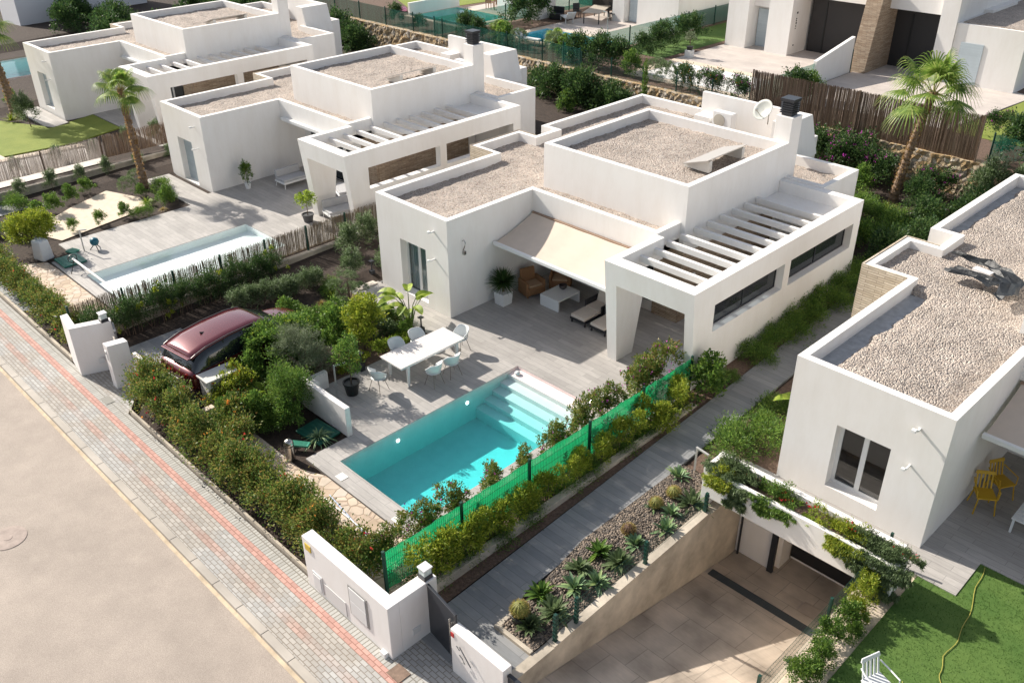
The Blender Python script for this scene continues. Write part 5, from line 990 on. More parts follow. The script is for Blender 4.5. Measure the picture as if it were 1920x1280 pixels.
# upper plots
GU='shrubs on the upper plots behind the stone wall'
up_=[(-27.5,22.6,'dark',.8),(-24.6,22.5,'dark',.6),(-20.5,23.0,'dark',1.0),(-19.2,22.7,'dark',.9),(-20.7,27.5,'dark',1.3),(-20.6,29.3,'dark',1.3),(-17.3,23.0,'green',.9),(-16.0,23.0,'ball',1.4),(-13.3,23.4,'ball',1.5),(-12.2,23.0,'green',.9),(-10.6,22.7,'dark',1.1),(-9.4,22.6,'dark',1.2),(-8.3,22.8,'dark',1.1),(-7.0,22.7,'green',.9),(-5.4,22.8,'ball',1.4),(-4.6,22.5,'ball',1.4),(-3.2,22.5,'dark',.8),(-1.6,22.4,'boug',.7),(.2,22.3,'boug',.7),(-8.9,26.0,'dark',.9),(-9.3,27.6,'dark',1.0),(-9.5,29.2,'dark',1.0),(-9.7,30.8,'dark',1.0),(-9.8,32.4,'dark',1.0),(1.9,24.2,'dark',1.0),(2.4,25.2,'green',.9),(13.3,22.8,'dark',1.3),(14.6,22.6,'dark',1.4),(15.9,22.8,'dark',1.3),(11.2,25.6,'boug',.6)]
near={'dark':'dark green shrub','green':'leafy green shrub','ball':'grey ball shaped shrub','boug':'pink flowering shrub'}
spots_=['behind the green tinted pool fence','left of the green tinted pool fence end','at the green fence corner by the two upper pools','right of the green fence corner by the two upper pools','on the far side right of the green tinted pool','farther back right of the green tinted pool','left of the short palm by the blue pool','under the green fence near the blue pool lounger','directly below the bright blue pool','right below the bright blue pool','at the corner of the screened fence over the stone wall','second right of the screened fence corner','third right of the screened fence corner','left of the cypress on the upper plot','right behind the slim cypress','beside the bush right of the cypress','at the left end of the climber row','in the middle of the climber row','at the right end of the climber row','first along the lawn strip fence','second along the lawn strip fence','third along the lawn strip fence','fourth along the lawn strip fence','last along the lawn strip fence','beside the white partition wall','in front of the white partition wall','right of the reed fence end','at the right edge above the stone wall','farthest right above the stone wall','pink near the upper right lawn']
for (x,y,k,s),sp in zip(up_,spots_): row(k,[(x,y,2.0,f'{near[k]} {sp}',s*1.35)],GU,1)
# climbers on the wire fence
GCl='slim climbers on the wire fence'
def climber(x,y,z,label,i):
    bl=[(rnd.uniform(-.06,.06),rnd.uniform(-.05,.05),.2+.22*k,.09,.09,.14) for k in range(5)]+[(0,0,1.25,.28,.16,.14)]
    return plant('climbing_plant',x,y,z,bl,420,.07,.04,L_DARK,label,'climber',GCl,trunk=[([(0,0,0),(.03,0,1.3)],[.012,.008])],flowers=(L_ORANGE,14,.07),K=20)
cl=climber(-3.1,21.95,2.0,'first slim climber from the left on the wire fence above the stone wall',0)
for i,x in enumerate((-2.6,-2.1,-1.6,-1.0,-.4,.2)): dup(cl,x,21.95,2.0,f'{ordn[i+1]} slim climber from the left on the wire fence above the stone wall',rnd.uniform(0,6),rnd.uniform(.8,1.1))
# left gardens
plant('citrus_tree',-11.75,-7.75,0,[(0,0,.95,.75,.75,.7),(-.35,-.3,.7,.5,.5,.5),(.3,.3,1.2,.45,.45,.45),(-.1,.5,.85,.5,.5,.4)],10000,.085,.045,L_YEL,'large yellow green citrus tree behind the white tank at the left edge','tree',trunk=limbs(1.1,.5,6,9,.06),K=60,sig=.14,crown='crown')
row('ball',[(-15.2,-2.45,0,'round clipped shrub left of the left palm foot',1.25),(-15.95,-1.7,0,'round clipped shrub behind the left palm foot',1.15)],'round clipped shrubs at the left palm',1)
row('green',[(-12.7,-1.9,0,'dark green bush in the bed corner left of the second villa',.75),(-12.7,-4.8,0,'thin bush in the bed edge along the neighbour terrace lower end',.55),(-12.7,-3.7,0,'thin bush in the bed edge along the neighbour terrace upper end',.55),(-12.8,-5.9,0,'thin bush in the bed beside the garden lamp',.5),(-14.4,-2.2,0,'bright bush at the foot of the left palm trunk',.5)],'bushes in the neighbour bed',2)
row('green',[(-14.6,-6.6,0,'bright shrub row plant nearest the yellow citrus tree',.8),(-15.3,-5.6,0,'bright shrub second from the citrus tree along the slate strip',.75),(-16.0,-4.6,0,'bright shrub third from the citrus tree along the slate strip',.7),(-16.5,-3.7,0,'bright shrub farthest from the citrus tree along the slate strip',.65)],'shrubs along the slate strip',2)
row('olea',[(-18.0,y,.0,f'{w_(i)} sparse oleander along the low concrete wall from the left edge',s) for i,(y,s) in enumerate(((-8.6,.8),(-7.3,.7),(-6.0,.75),(-4.7,.8),(-3.4,.7),(-2.1,.75),(-.6,.7),(1.0,.7)))],'oleanders along the low concrete wall',2)
row('olea',[(-20.6,y,.2,f'{w_(i)} dry oleander behind the bleached reed fence from the left edge',s) for i,(y,s) in enumerate(((-6.8,.8),(-5.2,.75),(-3.4,.8),(-1.6,.7),(.2,.9),(1.6,.9)))],'dry oleanders behind the bleached reed fence',2)
row('olea',[(-28.5,-1.75,0,'large grey round bush beside the yellow green lawn',1.5)],None,1)
row('green',[(-33.6,-.9,0,'low green plants left of the leftmost palm',.8),(-32.4,1.0,0,'green shrub in front of the left edge pool',.9),(-30.9,.9,0,'small shrub by the farthest left villa corner',.9)],None,2)
row('dark',[(-36+(-2.2*i),9+1.2*(i%3),0,f'{w_(i)} dark bush in the shady garden behind the farthest left villa',2.1) for i in range(9)],'dark bushes in the shady garden',2)
row('dark',[(-46+(1.9*i),17+1.5*(i%3),0,f'{w_(i)} dark tree like bush near the top left corner path',2.3) for i in range(9)],'dark bushes near the top left path',2)
row('dark',[(-38+(1.7*i),19.8+.5*(i%2),0,f'{w_(i)} dark bush along the stone wall top left',1.9) for i in range(7)],'dark bushes along the stone wall top left',2)
row('green',[(-49.0,21.0,0,'yellow bush at the top left lawn edge',1.4)],None,2)
# trailing rosemary over the planter
GR='trailing rosemary over the white planter'
def trailing(x,y,z,label,wd,dn,n,seed,m=L_GREY,fl=None):
    wd*=1.15;n=int(n*2.6);bl=[(0,.1,.04,wd*1.1,.28,.22)]+[(rnd.uniform(-wd,wd)*.6,-.20,-dn*(k+.6)/6,wd*(1-.10*k)*.8,.13,dn/6) for k in range(6)]
    rng=np.random.default_rng(seed);r=empty('trailing_plant',(x,y,z),0,label,'trailing plant',GR)
    out=[];A_=[]
    for b in bl:
        c=int(n/len(bl));K=40;cl_=rng.normal(0,.44,(K,3));q=cl_[rng.integers(0,K,c)]+rng.normal(0,.14,(c,3));q=np.clip(q,-.95,.95);P=np.array(b[:3])+q*np.array(b[3:]);A=rng.normal(0,.45,(c,3))+np.array([0,-.35,-.75 if b[1]<0 else .8]);A/=np.linalg.norm(A,axis=1,keepdims=True);out.append(leafquads(P,A,.095,.02,rng))
    vm('foliage',np.concatenate(out),m,r)
    if fl: vm('flowers',cloud([(0,.1,.05,wd,.2,.12)],fl,.06,.05,rng,4,.1,.6),L_RED,r)['kind']='stuff'
    return r
trailing(15.55,-1.72,1.32,'grey green rosemary mound at the left end of the planter',.36,.12,4200,1)
trailing(16.05,-1.85,1.22,'rosemary hanging far down left over the planter face',.30,.62,5200,2,L_GREY,30)
trailing(15.6,-1.95,1.22,'light green clump at the left corner of the planter',.30,.25,2200,5,L_YEL)
trailing(16.95,-1.80,1.25,'bright green bush spilling over the planter middle left',.42,.40,5200,3,L_GREEN,16)
trailing(17.75,-1.7,1.22,'tiny green plant in the middle of the planter',.16,.06,700,4,L_LIME,14)
trailing(18.55,-1.85,1.25,'yellow green bush spilling over the planter middle right',.48,.38,5600,6,L_YEL,14)
trailing(19.15,-1.85,1.25,'thick rosemary curtain near the right end of the planter',.45,.75,8000,7)
trailing(19.7,-1.80,1.22,'thick rosemary curtain covering the right corner of the planter',.42,1.0,9000,8,L_GREY,10)
row('lime',[(19.45,-2.25,.15,'tall leafy shrub at the right corner of the ramp',.85),(19.5,-2.75,.15,'leafy shrub second from the planter beside the ramp',.6)],None,2)
row('green',[(19.55,-3.1,.15,'leafy shrub third from the planter beside the ramp',.62),(19.5,-3.8,.15,'leafy shrub fourth from the planter beside the ramp',.6),(19.55,-4.4,.15,'leafy shrub fifth from the planter beside the ramp',.6),(19.5,-5.1,.15,'leafy shrub sixth from the planter beside the ramp',.6),(19.75,-3.4,.15,'low yellow plant beside the green lawn edge',.42),(19.7,-4.9,.15,'low bright plant at the bottom of the ramp bed',.5)],'shrubs beside the ramp',2)
row('dark',[(20.9,-8.6,.25,'dark tree outside the bottom edge of the photo',1.6)],None,1) if False else None

hedge('dark clipped hedge on the shady lawn behind the farthest left villa',[(-44,7.6),(-34.6,8.4)],.7,1.2,15000,L_DARK,(),71,.10,.05)
hedge('dark hedge in front of the shaded villa wall at the top left',[(-55.5,10.5),(-46.5,13.5)],.9,1.5,14000,L_DARK,(),72,.12,.06)
# ---------------------------------------------------------------- furniture and other things
# dining table
r=empty('dining_table',(5.45,-2.65,0),0,'long white outdoor dining table with slatted top beside the pool','table')
m=MB()
for i in range(24): a=-1.24+i*.1035; m.box(-.5,a,.715,.5,a+.098,.745)
m.build('tabletop',mat('white_table_top',(.72,.68,.65),.5,var=.06,vs=6),r)
m=MB();m.box(-.47,-1.2,.655,-.43,1.2,.713);m.box(.43,-1.2,.655,.47,1.2,.713);m.box(-.429,-1.2,.655,.429,-1.16,.713);m.box(-.429,1.16,.655,.429,1.2,.713);m.build('frame',WPLAST,r)
for sx in(-1,1):
    for sy in(-1,1):
        m=MB();m.hexa([(sx*.44-.03,sy*.95-.03,0),(sx*.44+.03,sy*.95-.03,0),(sx*.44+.03,sy*.95+.03,0),(sx*.44-.03,sy*.95+.03,0)],[(sx*.44-.045,sy*.95-.045,.654),(sx*.44+.045,sy*.95-.045,.654),(sx*.44+.045,sy*.95+.045,.654),(sx*.44-.045,sy*.95+.045,.654)]);m.build('leg',WPLAST,r,bev=.008)
def shell_chair(x,y,rz_,label,grp):
    r=empty('shell_chair',(x,y,0),rz_,label,'chair',grp);V=[];nu,nv=20,8
    for i in range(nu+1):
        a=-R(125)+R(250)*i/nu   # around the back
        for j in range(nv+1):
            t=j/nv;rad=.13+.15*t**.7;hh=.43+(.02+ .33*t**1.6)*(1 if abs(a)<R(60) else max(.35,1-(abs(a)-R(60))/R(95)))
            V.append((rad*math.sin(a)*1.0,-rad*math.cos(a)*.95,hh))
    F_=[(i*(nv+1)+j,(i+1)*(nv+1)+j,(i+1)*(nv+1)+j+1,i*(nv+1)+j+1) for i in range(nu) for j in range(nv)]
    m=MB();m.add(V,F_);o=m.build('shell',mat('pale_mint_shell',(.76,.78,.77),.4),r,smooth=True);sm=o.modifiers.new('thick','SOLIDIFY');sm.thickness=.018
    m=MB();m.lathe([(.0,.425),(.21,.43),(.235,.445),(.20,.45),(0,.445)],(0,0.03,0),20,capb=False,capt=False);m.build('seat',mat('pale_mint_shell',(.76,.78,.77),.4),r,smooth=True)
    for sx in(-1,1):
        for sy in(-1,1):
            m=MB();m.tube([(sx*.12,sy*.1,.43),(sx*.22,sy*.2,0)],.009,6);m.build('leg',mat('chair_leg',(.22,.19,.16),.4),r)
    return r
GD='white shell chairs around the dining table'
c0=shell_chair(5.42,-4.35,R(10),'white shell chair at the near left end of the dining table',GD)
for x,y,a,l in ((6.35,-3.0,95,'white shell chair on the pool side nearest the camera'),(6.35,-2.3,85,'white shell chair on the pool side second along'),(4.62,-3.0,-90,'white shell chair on the garden side nearest the camera'),(4.62,-2.2,-90,'white shell chair on the garden side second along'),(5.45,-1.12,175,'white shell chair at the far end of the dining table')):
    dup(c0,x,y,0,l,R(a))
# potted tree
def pot(r,rad,h,m_,z=0): 
    p=MB();p.lathe([(rad*.72,0),(rad*.98,h*.86),(rad*1.06,h*.87),(rad*1.06,h),(rad*.92,h),(rad*.90,h*.88),(0,h*.86)],(0,0,z),24,capt=False);return p.build('pot',m_,r,smooth=False)
o=plant('potted_tree',5.02,-5.02,0,[(0,0,1.25,.42,.42,.35),(-.15,.2,1.55,.3,.3,.3),(.25,-.1,1.0,.25,.25,.25)],1500,.075,.045,L_GREEN,'small leafy tree in a round black pot beside the pool deck','potted plant',trunk=[([(0,0,.3),(.03,0,.8),(0,0,1.3)],[.022,.018,.012]),([(.02,0,.8),(.2,-.05,1.1)],[.012,.008]),([(.02,0,.9),(-.15,.15,1.4)],[.012,.008])],seed=5,crown='crown');pot(o,.235,.42,BLACKP)
o=plant('potted_tree',-6.72,1.35,-.0,[(0,0,.85,.32,.32,.3),(.1,.1,1.1,.2,.2,.2),(-.2,-.1,.95,.2,.2,.2)],900,.09,.05,L_LIME,'small bright tree in a dark pot by the second villa pillar','potted plant',trunk=[([(0,0,.25),(.02,0,.9)],[.02,.012])],seed=6,crown='crown');pot(o,.24,.34,mat('grey_pot',(.07,.07,.075),.6))
o=plant('potted_plant',-11.9,1.62,0,[(0,0,.75,.2,.2,.45)],900,.12,.035,L_GREEN,'tall leafy plant in a white pot against the second villa side wall','potted plant',trunk=[([(0,0,.2),(0,0,.9)],[.02,.012])],seed=7);pot(o,.15,.28,WPLAST)
r=empty('potted_yucca',(4.17,1.98,0),R(0),'big dark spiky yucca in a white cube planter under the awning','potted plant')
m=MB();m.hexa([(-.21,-.21,0),(.21,-.21,0),(.21,.21,0),(-.21,.21,0)],[(-.235,-.235,.46),(.235,-.235,.46),(.235,.235,.46),(-.235,.235,.46)]);m.build('planter',WPLAST,r,bev=.015)
rng=np.random.default_rng(2);V,F_=blades(560,.56,.03,rng,(-.35,1.5),.05,3);V[:,2]+=.80;V=V*np.array([1.1,1.1,1.0]);npmesh('leaves',V,F_,L_DARK,r);m=MB();m.tube([(0,0,.42),(0,0,.75)],[.05,.04],8);m.build('trunk',BARK,r)
# patio furniture on the main terrace
def armchair(x,y,rz_,label,grp):
    r=empty('wicker_armchair',(x,y,0),rz_,label,'armchair',grp)
    m=MB();m.box(-.30,-.30,.08,.30,.30,.36);m.build('base',WICKER,r,bev=.03)
    m=MB();m.hexa([(-.30,.22,.36),(.30,.22,.36),(.30,.34,.36),(-.30,.34,.36)],[(-.28,.30,.88),(.28,.30,.88),(.28,.40,.86),(-.28,.40,.86)]);m.build('backrest',WICKER,r,bev=.035)
    for s in(-1,1):
        m=MB();m.box(min(s*.30,s*.38),-.30,.05,max(s*.30,s*.38),.32,.58);m.build('armrest',WICKER,r,bev=.03)
    m=MB();m.box(-.27,-.28,.362,.27,.2,.44);m.build('seat_cushion',mat('tan_cushion',(.40,.27,.17),.9),r,bev=.03)
    for sx in(-1,1):
        for sy in(-1,1): m=MB();m.cbox((sx*.32,sy*.26,.035),(.04,.04,.09));m.build('leg',WICKER,r)
    return r
a0=armchair(4.35,3.2,R(75),'brown wicker armchair nearest the white cube planter','brown wicker armchairs'); dup(a0,4.75,4.25,0,'brown wicker armchair farther back under the awning',R(35))
r=empty('coffee_table',(5.55,3.35,0),R(0),'low white waterfall coffee table under the awning','coffee table')
m=MB();m.box(-.42,-.55,.36,.42,.55,.42);m.build('tabletop',WPLAST,r,bev=.006)
for s in(-1,1): m=MB();m.box(-.42,min(s*.55,s*.49),0,.42,max(s*.55,s*.49),.359);m.build('side_panel',WPLAST,r,bev=.006)
r=empty('bowl',(5.45,3.6,.422),0,'dark round glass bowl on the white coffee table','bowl');m=MB();m.lathe([(.07,0),(.13,.06),(.14,.16),(.13,.16),(.11,.06),(0,.02)],(0,0,0),20,capt=False);m.build('bowl_shell',mat('smoky_glass',(.05,.04,.04),.15),r,smooth=True)
def lounger(x,y,rz_,label,grp):
    r=empty('lounge_chair',(x,y,0),rz_,label,'lounge chair',grp)
    m=MB();m.box(-.32,-.75,.14,.32,.75,.22);m.build('frame',DWICKER,r,bev=.015)
    for s in(-1,1): m=MB();m.box(min(s*.32,s*.38),.05,.10,max(s*.32,s*.38),.75,.50);m.build('armrest',DWICKER,r,bev=.02)
    m=MB();m.hexa([(-.32,.70,.22),(.32,.70,.22),(.32,.78,.22),(-.32,.78,.22)],[(-.32,.88,.82),(.32,.88,.82),(.32,.94,.80),(-.32,.94,.80)]);m.build('backrest',DWICKER,r,bev=.015)
    m=MB();m.box(-.30,-.74,.222,.30,.0,.33);m.box(-.30,.004,.222,.30,.62,.34);m.build('seat_cushion',CUSH,r,bev=.03)
    m=MB();m.hexa([(-.29,.55,.34),(.29,.55,.34),(.29,.68,.34),(-.29,.68,.34)],[(-.28,.72,.86),(.28,.72,.86),(.28,.86,.86),(-.28,.86,.86)]);m.build('back_cushion',CUSH,r,bev=.03)
    for sx in(-1,1):
        for sy in(-1,1): m=MB();m.cbox((sx*.28,sy*.68,.07),(.05,.05,.14));m.build('leg',DWICKER,r)
    return r
a0=lounger(7.0,3.35,R(0),'dark wicker lounge chair with cream cushions left of its twin','dark wicker lounge chairs'); dup(a0,7.85,3.35,0,'dark wicker lounge chair with cream cushions behind the pergola pillar',R(0))
def daybed(x,y,rz_,label,grp):
    r=empty('white_pouf',(x,y,0),rz_,label,'pouf',grp);m=MB();m.box(-.42,-.42,.14,.42,.42,.42);m.build('cushion',GREYCUSH,r,bev=.05)
    for sx in(-1,1):
        for sy in(-1,1): m=MB();m.cbox((sx*.37,sy*.37,.08),(.06,.06,.16));m.build('leg',FRAMEW,r)
    return r
a0=daybed(10.85,2.35,0,'pale square pouf nearest the pool inside the pergola','pale square poufs'); dup(a0,11.1,3.35,0,'pale square pouf behind the first inside the pergola')
# second villa: sofas
def sofa(x,y,rz_,label,grp):
    r=empty('garden_sofa',(x,y,0),rz_,label,'sofa',grp);m=MB();m.box(-.65,-.4,.22,.65,.4,.30);m.build('frame',FRAMEW,r,bev=.01)
    for sx in(-1,1):
        for sy in(-1,1): m=MB();m.tube([(sx*.58,sy*.34,.22),(sx*.62,sy*.38,0)],.018,6);m.build('leg',FRAMEW,r)
    m=MB();m.box(-.62,-.38,.302,.62,.38,.42);m.build('seat_cushion',GREYCUSH,r,bev=.03);m=MB();m.box(-.62,.26,.422,.62,.40,.74);m.build('back_cushion',GREYCUSH,r,bev=.03)
    return r
a0=sofa(-10.9,3.3,R(90),'grey cushioned sofa in the corner of the second villa terrace','grey garden sofas'); dup(a0,-8.0,4.1,0,'grey cushioned sofa behind the second villa pillar',R(-20)); dup(a0,-6.2,2.6,0,'pale cushioned seat inside the second villa pergola',R(80))
# right villa terrace: yellow chairs, white table, lawn chair
def ychair(x,y,rz_,label,m_,grp,z=.27,s=1):
    r=empty('plastic_chair',(x,y,z),rz_,label,'chair',grp);r.scale=(s,s,s)
    m=MB();m.box(-.22,-.22,.42,.22,.22,.455);m.build('seat',m_,r,bev=.012)
    m=MB();
    for i in range(5): x_=-.19+i*.086; m.hexa([(x_,.20,.455),(x_+.04,.20,.455),(x_+.04,.225,.455),(x_,.225,.455)],[(x_,.29,.80),(x_+.04,.29,.80),(x_+.04,.31,.80),(x_,.31,.80)])
    m.hexa([(-.22,.285,.80),(.22,.285,.80),(.22,.315,.80),(-.22,.315,.80)],[(-.20,.305,.88),(.20,.305,.88),(.20,.33,.88),(-.20,.33,.88)]);m.build('backrest',m_,r,bev=.006)
    for s_ in(-1,1):
        m=MB();m.tube([(s_*.23,-.2,.44),(s_*.25,-.18,.64),(s_*.25,.12,.66),(s_*.22,.27,.70)],.016,6);m.build('armrest',m_,r)
        for sy in(-1,1): m=MB();m.tube([(s_*.19,sy*.19,.42),(s_*.24,sy*.25,0)],.018,6);m.build('leg',m_,r)
    return r
YEL=mat('yellow_plastic',(.55,.33,.02),.4)
a0=ychair(20.05,2.35,R(35),'yellow plastic chair on the right villa terrace nearest the lawn',YEL,'yellow plastic chairs'); dup(a0,20.15,3.1,.27,'yellow plastic chair behind the first under the awning',R(60)); 
r=empty('garden_table',(21.15,2.35,.27),0,'white slatted table cut off by the right edge','table');m=MB()
for i in range(6): m.box(-.35,-.42+i*.14,.40,.6,-.30+i*.14,.43)
m.build('tabletop',FRAMEW,r)
for sx in(-.3,.5):
    for sy in(-.36,.36): m=MB();m.cbox((sx,sy,.2),(.05,.05,.395));m.build('leg',FRAMEW,r)
ychair(20.8,-4.55,R(70),'white slatted plastic chair on the green lawn at the bottom edge',WPLAST,None,.25,1.05)
m=MB();pts=[(20.9,.42,.27),(21.0,-.3,.27),(21.2,-1.2,.27),(21.3,-2.0,.27),(21.28,-2.6,.27),(21.4,-3.1,.27),(21.6,-3.4,.27),(21.5,-3.9,.27),(21.1,-3.9,.27),(20.9,-3.7,.27)]
sp=[]
for i in range(len(pts)-1):
    a,b=Vector(pts[i]),Vector(pts[i+1])
    for k in range(4): t=k/4;v=a.lerp(b,t);v.x+=.02*math.sin((i*4+k)*1.1);sp.append(v)
m.tube(sp,.007,6);tag(m.build('garden_hose',mat('yellow_hose',(.42,.36,.08),.5)),'thin yellow hose snaking across the green lawn','hose')
# lamps
def stick_lamp(x,y,z,h,arm,a,label,m_):
    r=empty('garden_lamp',(x,y,z),0,label,'lamp','slim bent garden lamps');m=MB();m.box(-.02,-.02,0,.02,.02,h);m.build('pole',m_,r)
    d=Vector((math.cos(a),math.sin(a),0));m=MB();m.cbox((d.x*arm*.5,d.y*arm*.5,h+.022),(arm+.04,.05,.04),a);m.build('lamp_head',m_,r,bev=.004);return r
LM=mat('light_metal',(.50,.49,.47),.4,metal=.3)
stick_lamp(4.72,-5.35,0,.95,.42,R(75),'slim bent lamp beside the black potted tree',LM); stick_lamp(14.35,-1.2,.2,.72,.36,R(-8),'slim bent lamp beside the side path and cactus bed',LM); stick_lamp(-10.5,-6.4,0,.85,.25,R(60),'slim lamp standing beside the pool pump of the shallow pool',LM)
r=empty('bollard_lamp',(3.78,-1.35,0),0,'small dark bollard lamp between banana plant and dining table','lamp','dark bollard lamps');m=MB();m.cbox((0,0,.12),(.16,.16,.24));m.build('base',ANTH,r);m=MB();m.cbox((0,0,.42),(.035,.035,.36));m.build('pole',ANTH,r);m=MB();m.cbox((0,0,.61),(.16,.16,.025));m.build('lamp_head',ANTH,r)
dup(r,4.18,-4.05,0,'small dark bollard lamp left of the dining table'); dup(r,-.75,.1,0,'small dark bollard lamp at the start of the garden steps')
r=empty('street_light',(-13.45,28.3,2.02),0,'thin curved lamp post at the bright blue upper pool','lamp post');m=MB();m.tube([(0,0,0),(0,0,1.55),(-.06,0,1.68),(-.2,0,1.72)],.02,6);m.build('pole',LM,r);m=MB();m.cbox((-.28,0,1.71),(.2,.09,.04));m.build('lamp_head',LM,r)
# garden steps
for i in range(3):
    m=MB();m.box(-1.15,.04+.34*i,-.05,.0,.28+.34*i,.05+.0*i) if False else m.box(-1.15+.38*i,-.95,-.02,-.87+.38*i,-.15,.045);tag(m.build('paving_slab',mat('cream_slab',(.62,.55,.48),.7,var=.06,vs=6)),['left','middle','right'][i]+' of the three cream stepping slabs at the nearest whole villa corner','paving slab','cream stepping slabs')
# pool equipment
r=empty('waste_bin',(6.38,-8.0,-.02),0,'round polished steel bin with domed lid in the dark bed','bin');m=MB();m.lathe([(.125,0),(.13,.02),(.13,.46)],(0,0,0),24,capt=False);m.build('body',STEEL,r,smooth=True);m=MB();m.lathe([(.135,.46),(.135,.50),(.12,.58),(.08,.63),(.0,.65)],(0,0,0),24,capt=False);m.build('lid',STEEL,r,smooth=True);m=MB();m.lathe([(.132,.455),(.139,.458),(.132,.475)],(0,0,0),24,capb=False,capt=False);m.build('rim',BLACKP,r)
GL=mat('green_plastic',(.05,.30,.20),.45)
def lid(x,y,z,a,b,rz_,label,m_=GL):
    r=empty('valve_cover',(x,y,z),rz_,label,'cover','green plastic covers');m=MB();m.box(-a/2,-b/2,0,a/2,b/2,.06)
    m.build('lid',m_,r,bev=.012);m=MB()
    for i in range(5): m.box(-a*.4,-b*.38+i*b*.19,.061,a*.4,-b*.38+i*b*.19+.012,.07)
    m.build('rib',m_,r);return r
lid(3.95,-7.4,.02,.42,.32,R(20),'pale green plastic cover under the small feather palm',mat('pale_green_plastic',(.20,.50,.36),.45)); lid(5.95,-6.85,.02,1.0,.75,R(5),'dark green pump cover beside the freestanding white wall',mat('dark_green_plastic',(.01,.10,.07),.45)); lid(6.15,-7.6,.12,.62,.2,R(35),'bright green tilted plastic lid beside the steel bin'); 
lid(-9.95,-7.15,.02,1.0,.85,0,'teal pump cover at the end of the shallow pool',mat('teal_plastic',(.01,.16,.12),.45)); lid(-10.75,-6.75,.02,.4,.35,R(20),'small green cover behind the white tank')
r=empty('plastic_tank',(-10.95,-7.75,0),R(15),'white translucent plastic tank beside the yellow citrus tree','tank');m=MB();m.hexa([(-.3,-.25,0),(.3,-.25,0),(.3,.25,0),(-.3,.25,0)],[(-.25,-.2,.78),(.25,-.2,.78),(.25,.2,.78),(-.25,.2,.78)]);m.build('body',mat('milky_plastic',(.62,.64,.66),.4),r,bev=.06);m=MB();m.lathe([(.07,.775),(.07,.84),(0,.84)],(0,0,0),14,capt=False);m.build('cap',mat('milky_plastic',(.62,.64,.66),.4),r)
m=MB();m.box(-.26,-.03,.782,-.1,.03,.82);m.box(.1,-.03,.782,.26,.03,.82);m.build('handle',mat('milky_plastic',(.62,.64,.66),.4),r)
r=empty('pool_pump',(-10.35,-6.0,0),R(0),'blue pool pump on legs standing on the neighbour terrace','pump');m=MB();m.lathe([(.0,.18),(.12,.2),(.17,.3),(.15,.42),(.05,.48),(0,.48)],(0,0,0),16,capb=False,capt=False);m.build('motor',mat('blue_teal_paint',(.01,.12,.17),.4),r,smooth=True)
for a in range(3): m=MB();m.tube([(0,0,.25),(.22*math.cos(a*2.1),.22*math.sin(a*2.1),0)],.018,6);m.build('leg',BLACKP,r)
r=empty('cover_roller',(-8.95,-7.35,0),0,'white pool cover roller pole with black wheel lying over the shallow pool','pool roller');m=MB();m.tube([(0,0,.5),(4.2,-.05,.55)],.045,10);m.build('pole',WPLAST,r)
m=MB();m.lathe([(.15,-.02),(.17,-.02),(.17,.02),(.15,.02)],(0,0,0),20,capb=False,capt=False)
for k in range(3): m.tube([(-.15*math.cos(k*1.05),-.15*math.sin(k*1.05),0),(.15*math.cos(k*1.05),.15*math.sin(k*1.05),0)],.008,5)
o=m.build('wheel',BLACKP,r);o.rotation_euler=(0,R(90),0);o.location=(-.05,0,.5)
for x in (0.1,4.1): m=MB();m.tube([(x,.22,0),(x,0,.5),(x,-.22,0)],.015,6);m.build('stand',BLACKP,r)
m=MB();m.tube([(8.3,-8.3,.03),(11.0,-8.35,.03)],.018,8);tag(m.build('pool_pole',FRAMEW),'long white telescopic pole lying on the flagstones','pole');m=MB();m.tube([(8.35,-8.15,.03),(10.6,-8.45,.03)],.014,8);tag(m.build('pool_pole',mat('blue_metal',(.12,.22,.45),.4)),'blue telescopic pole lying beside the white one on the flagstones','pole')
m=MB();m.tube([(-6.3,-9.45,.03),(-4.1,-9.75,.9)],.018,8);tag(m.build('pool_pole',FRAMEW),'white pole leaning against the reed fence near the left hedge','pole')
m=MB();m.tube([(10.75,-1.1,0),(10.75,-1.1,.5),(10.7,-.9,.62),(10.62,-.55,.62),(10.6,-.4,.5),(10.6,-.4,.0)],.02,8);tag(m.build('handrail',STEEL),'curved steel handrail beside the pool steps','handrail')
r=empty('pool_cleaner',(7.62,-.80,-.09),0,'small white floating dispenser in the pool corner by the steps','pool float');m=MB();m.lathe([(.03,0),(.09,.02),(.09,.06),(.05,.10),(.0,.11)],(0,0,0),16,capt=False);m.build('float',WPLAST,r,smooth=True)
m=MB();m.lathe([(.0,0),(.03,.0),(.03,.02),(0,.02)],(7.35,-.75,0),8);m=MB()
for x,y in ((8.3,-7.45),(10.2,-7.5)): pass
for i,(x,y) in enumerate(((7.95,-7.5),(10.25,-7.5))):
    m=MB();m.box(x-.14,y-.12,.003,x+.14,y+.12,.01);tag(m.build('skimmer_lid',mat('white_lid',(.75,.73,.68),.5)),['left','right'][i]+' white square lid in the front pool coping','lid','white square lids in the coping')
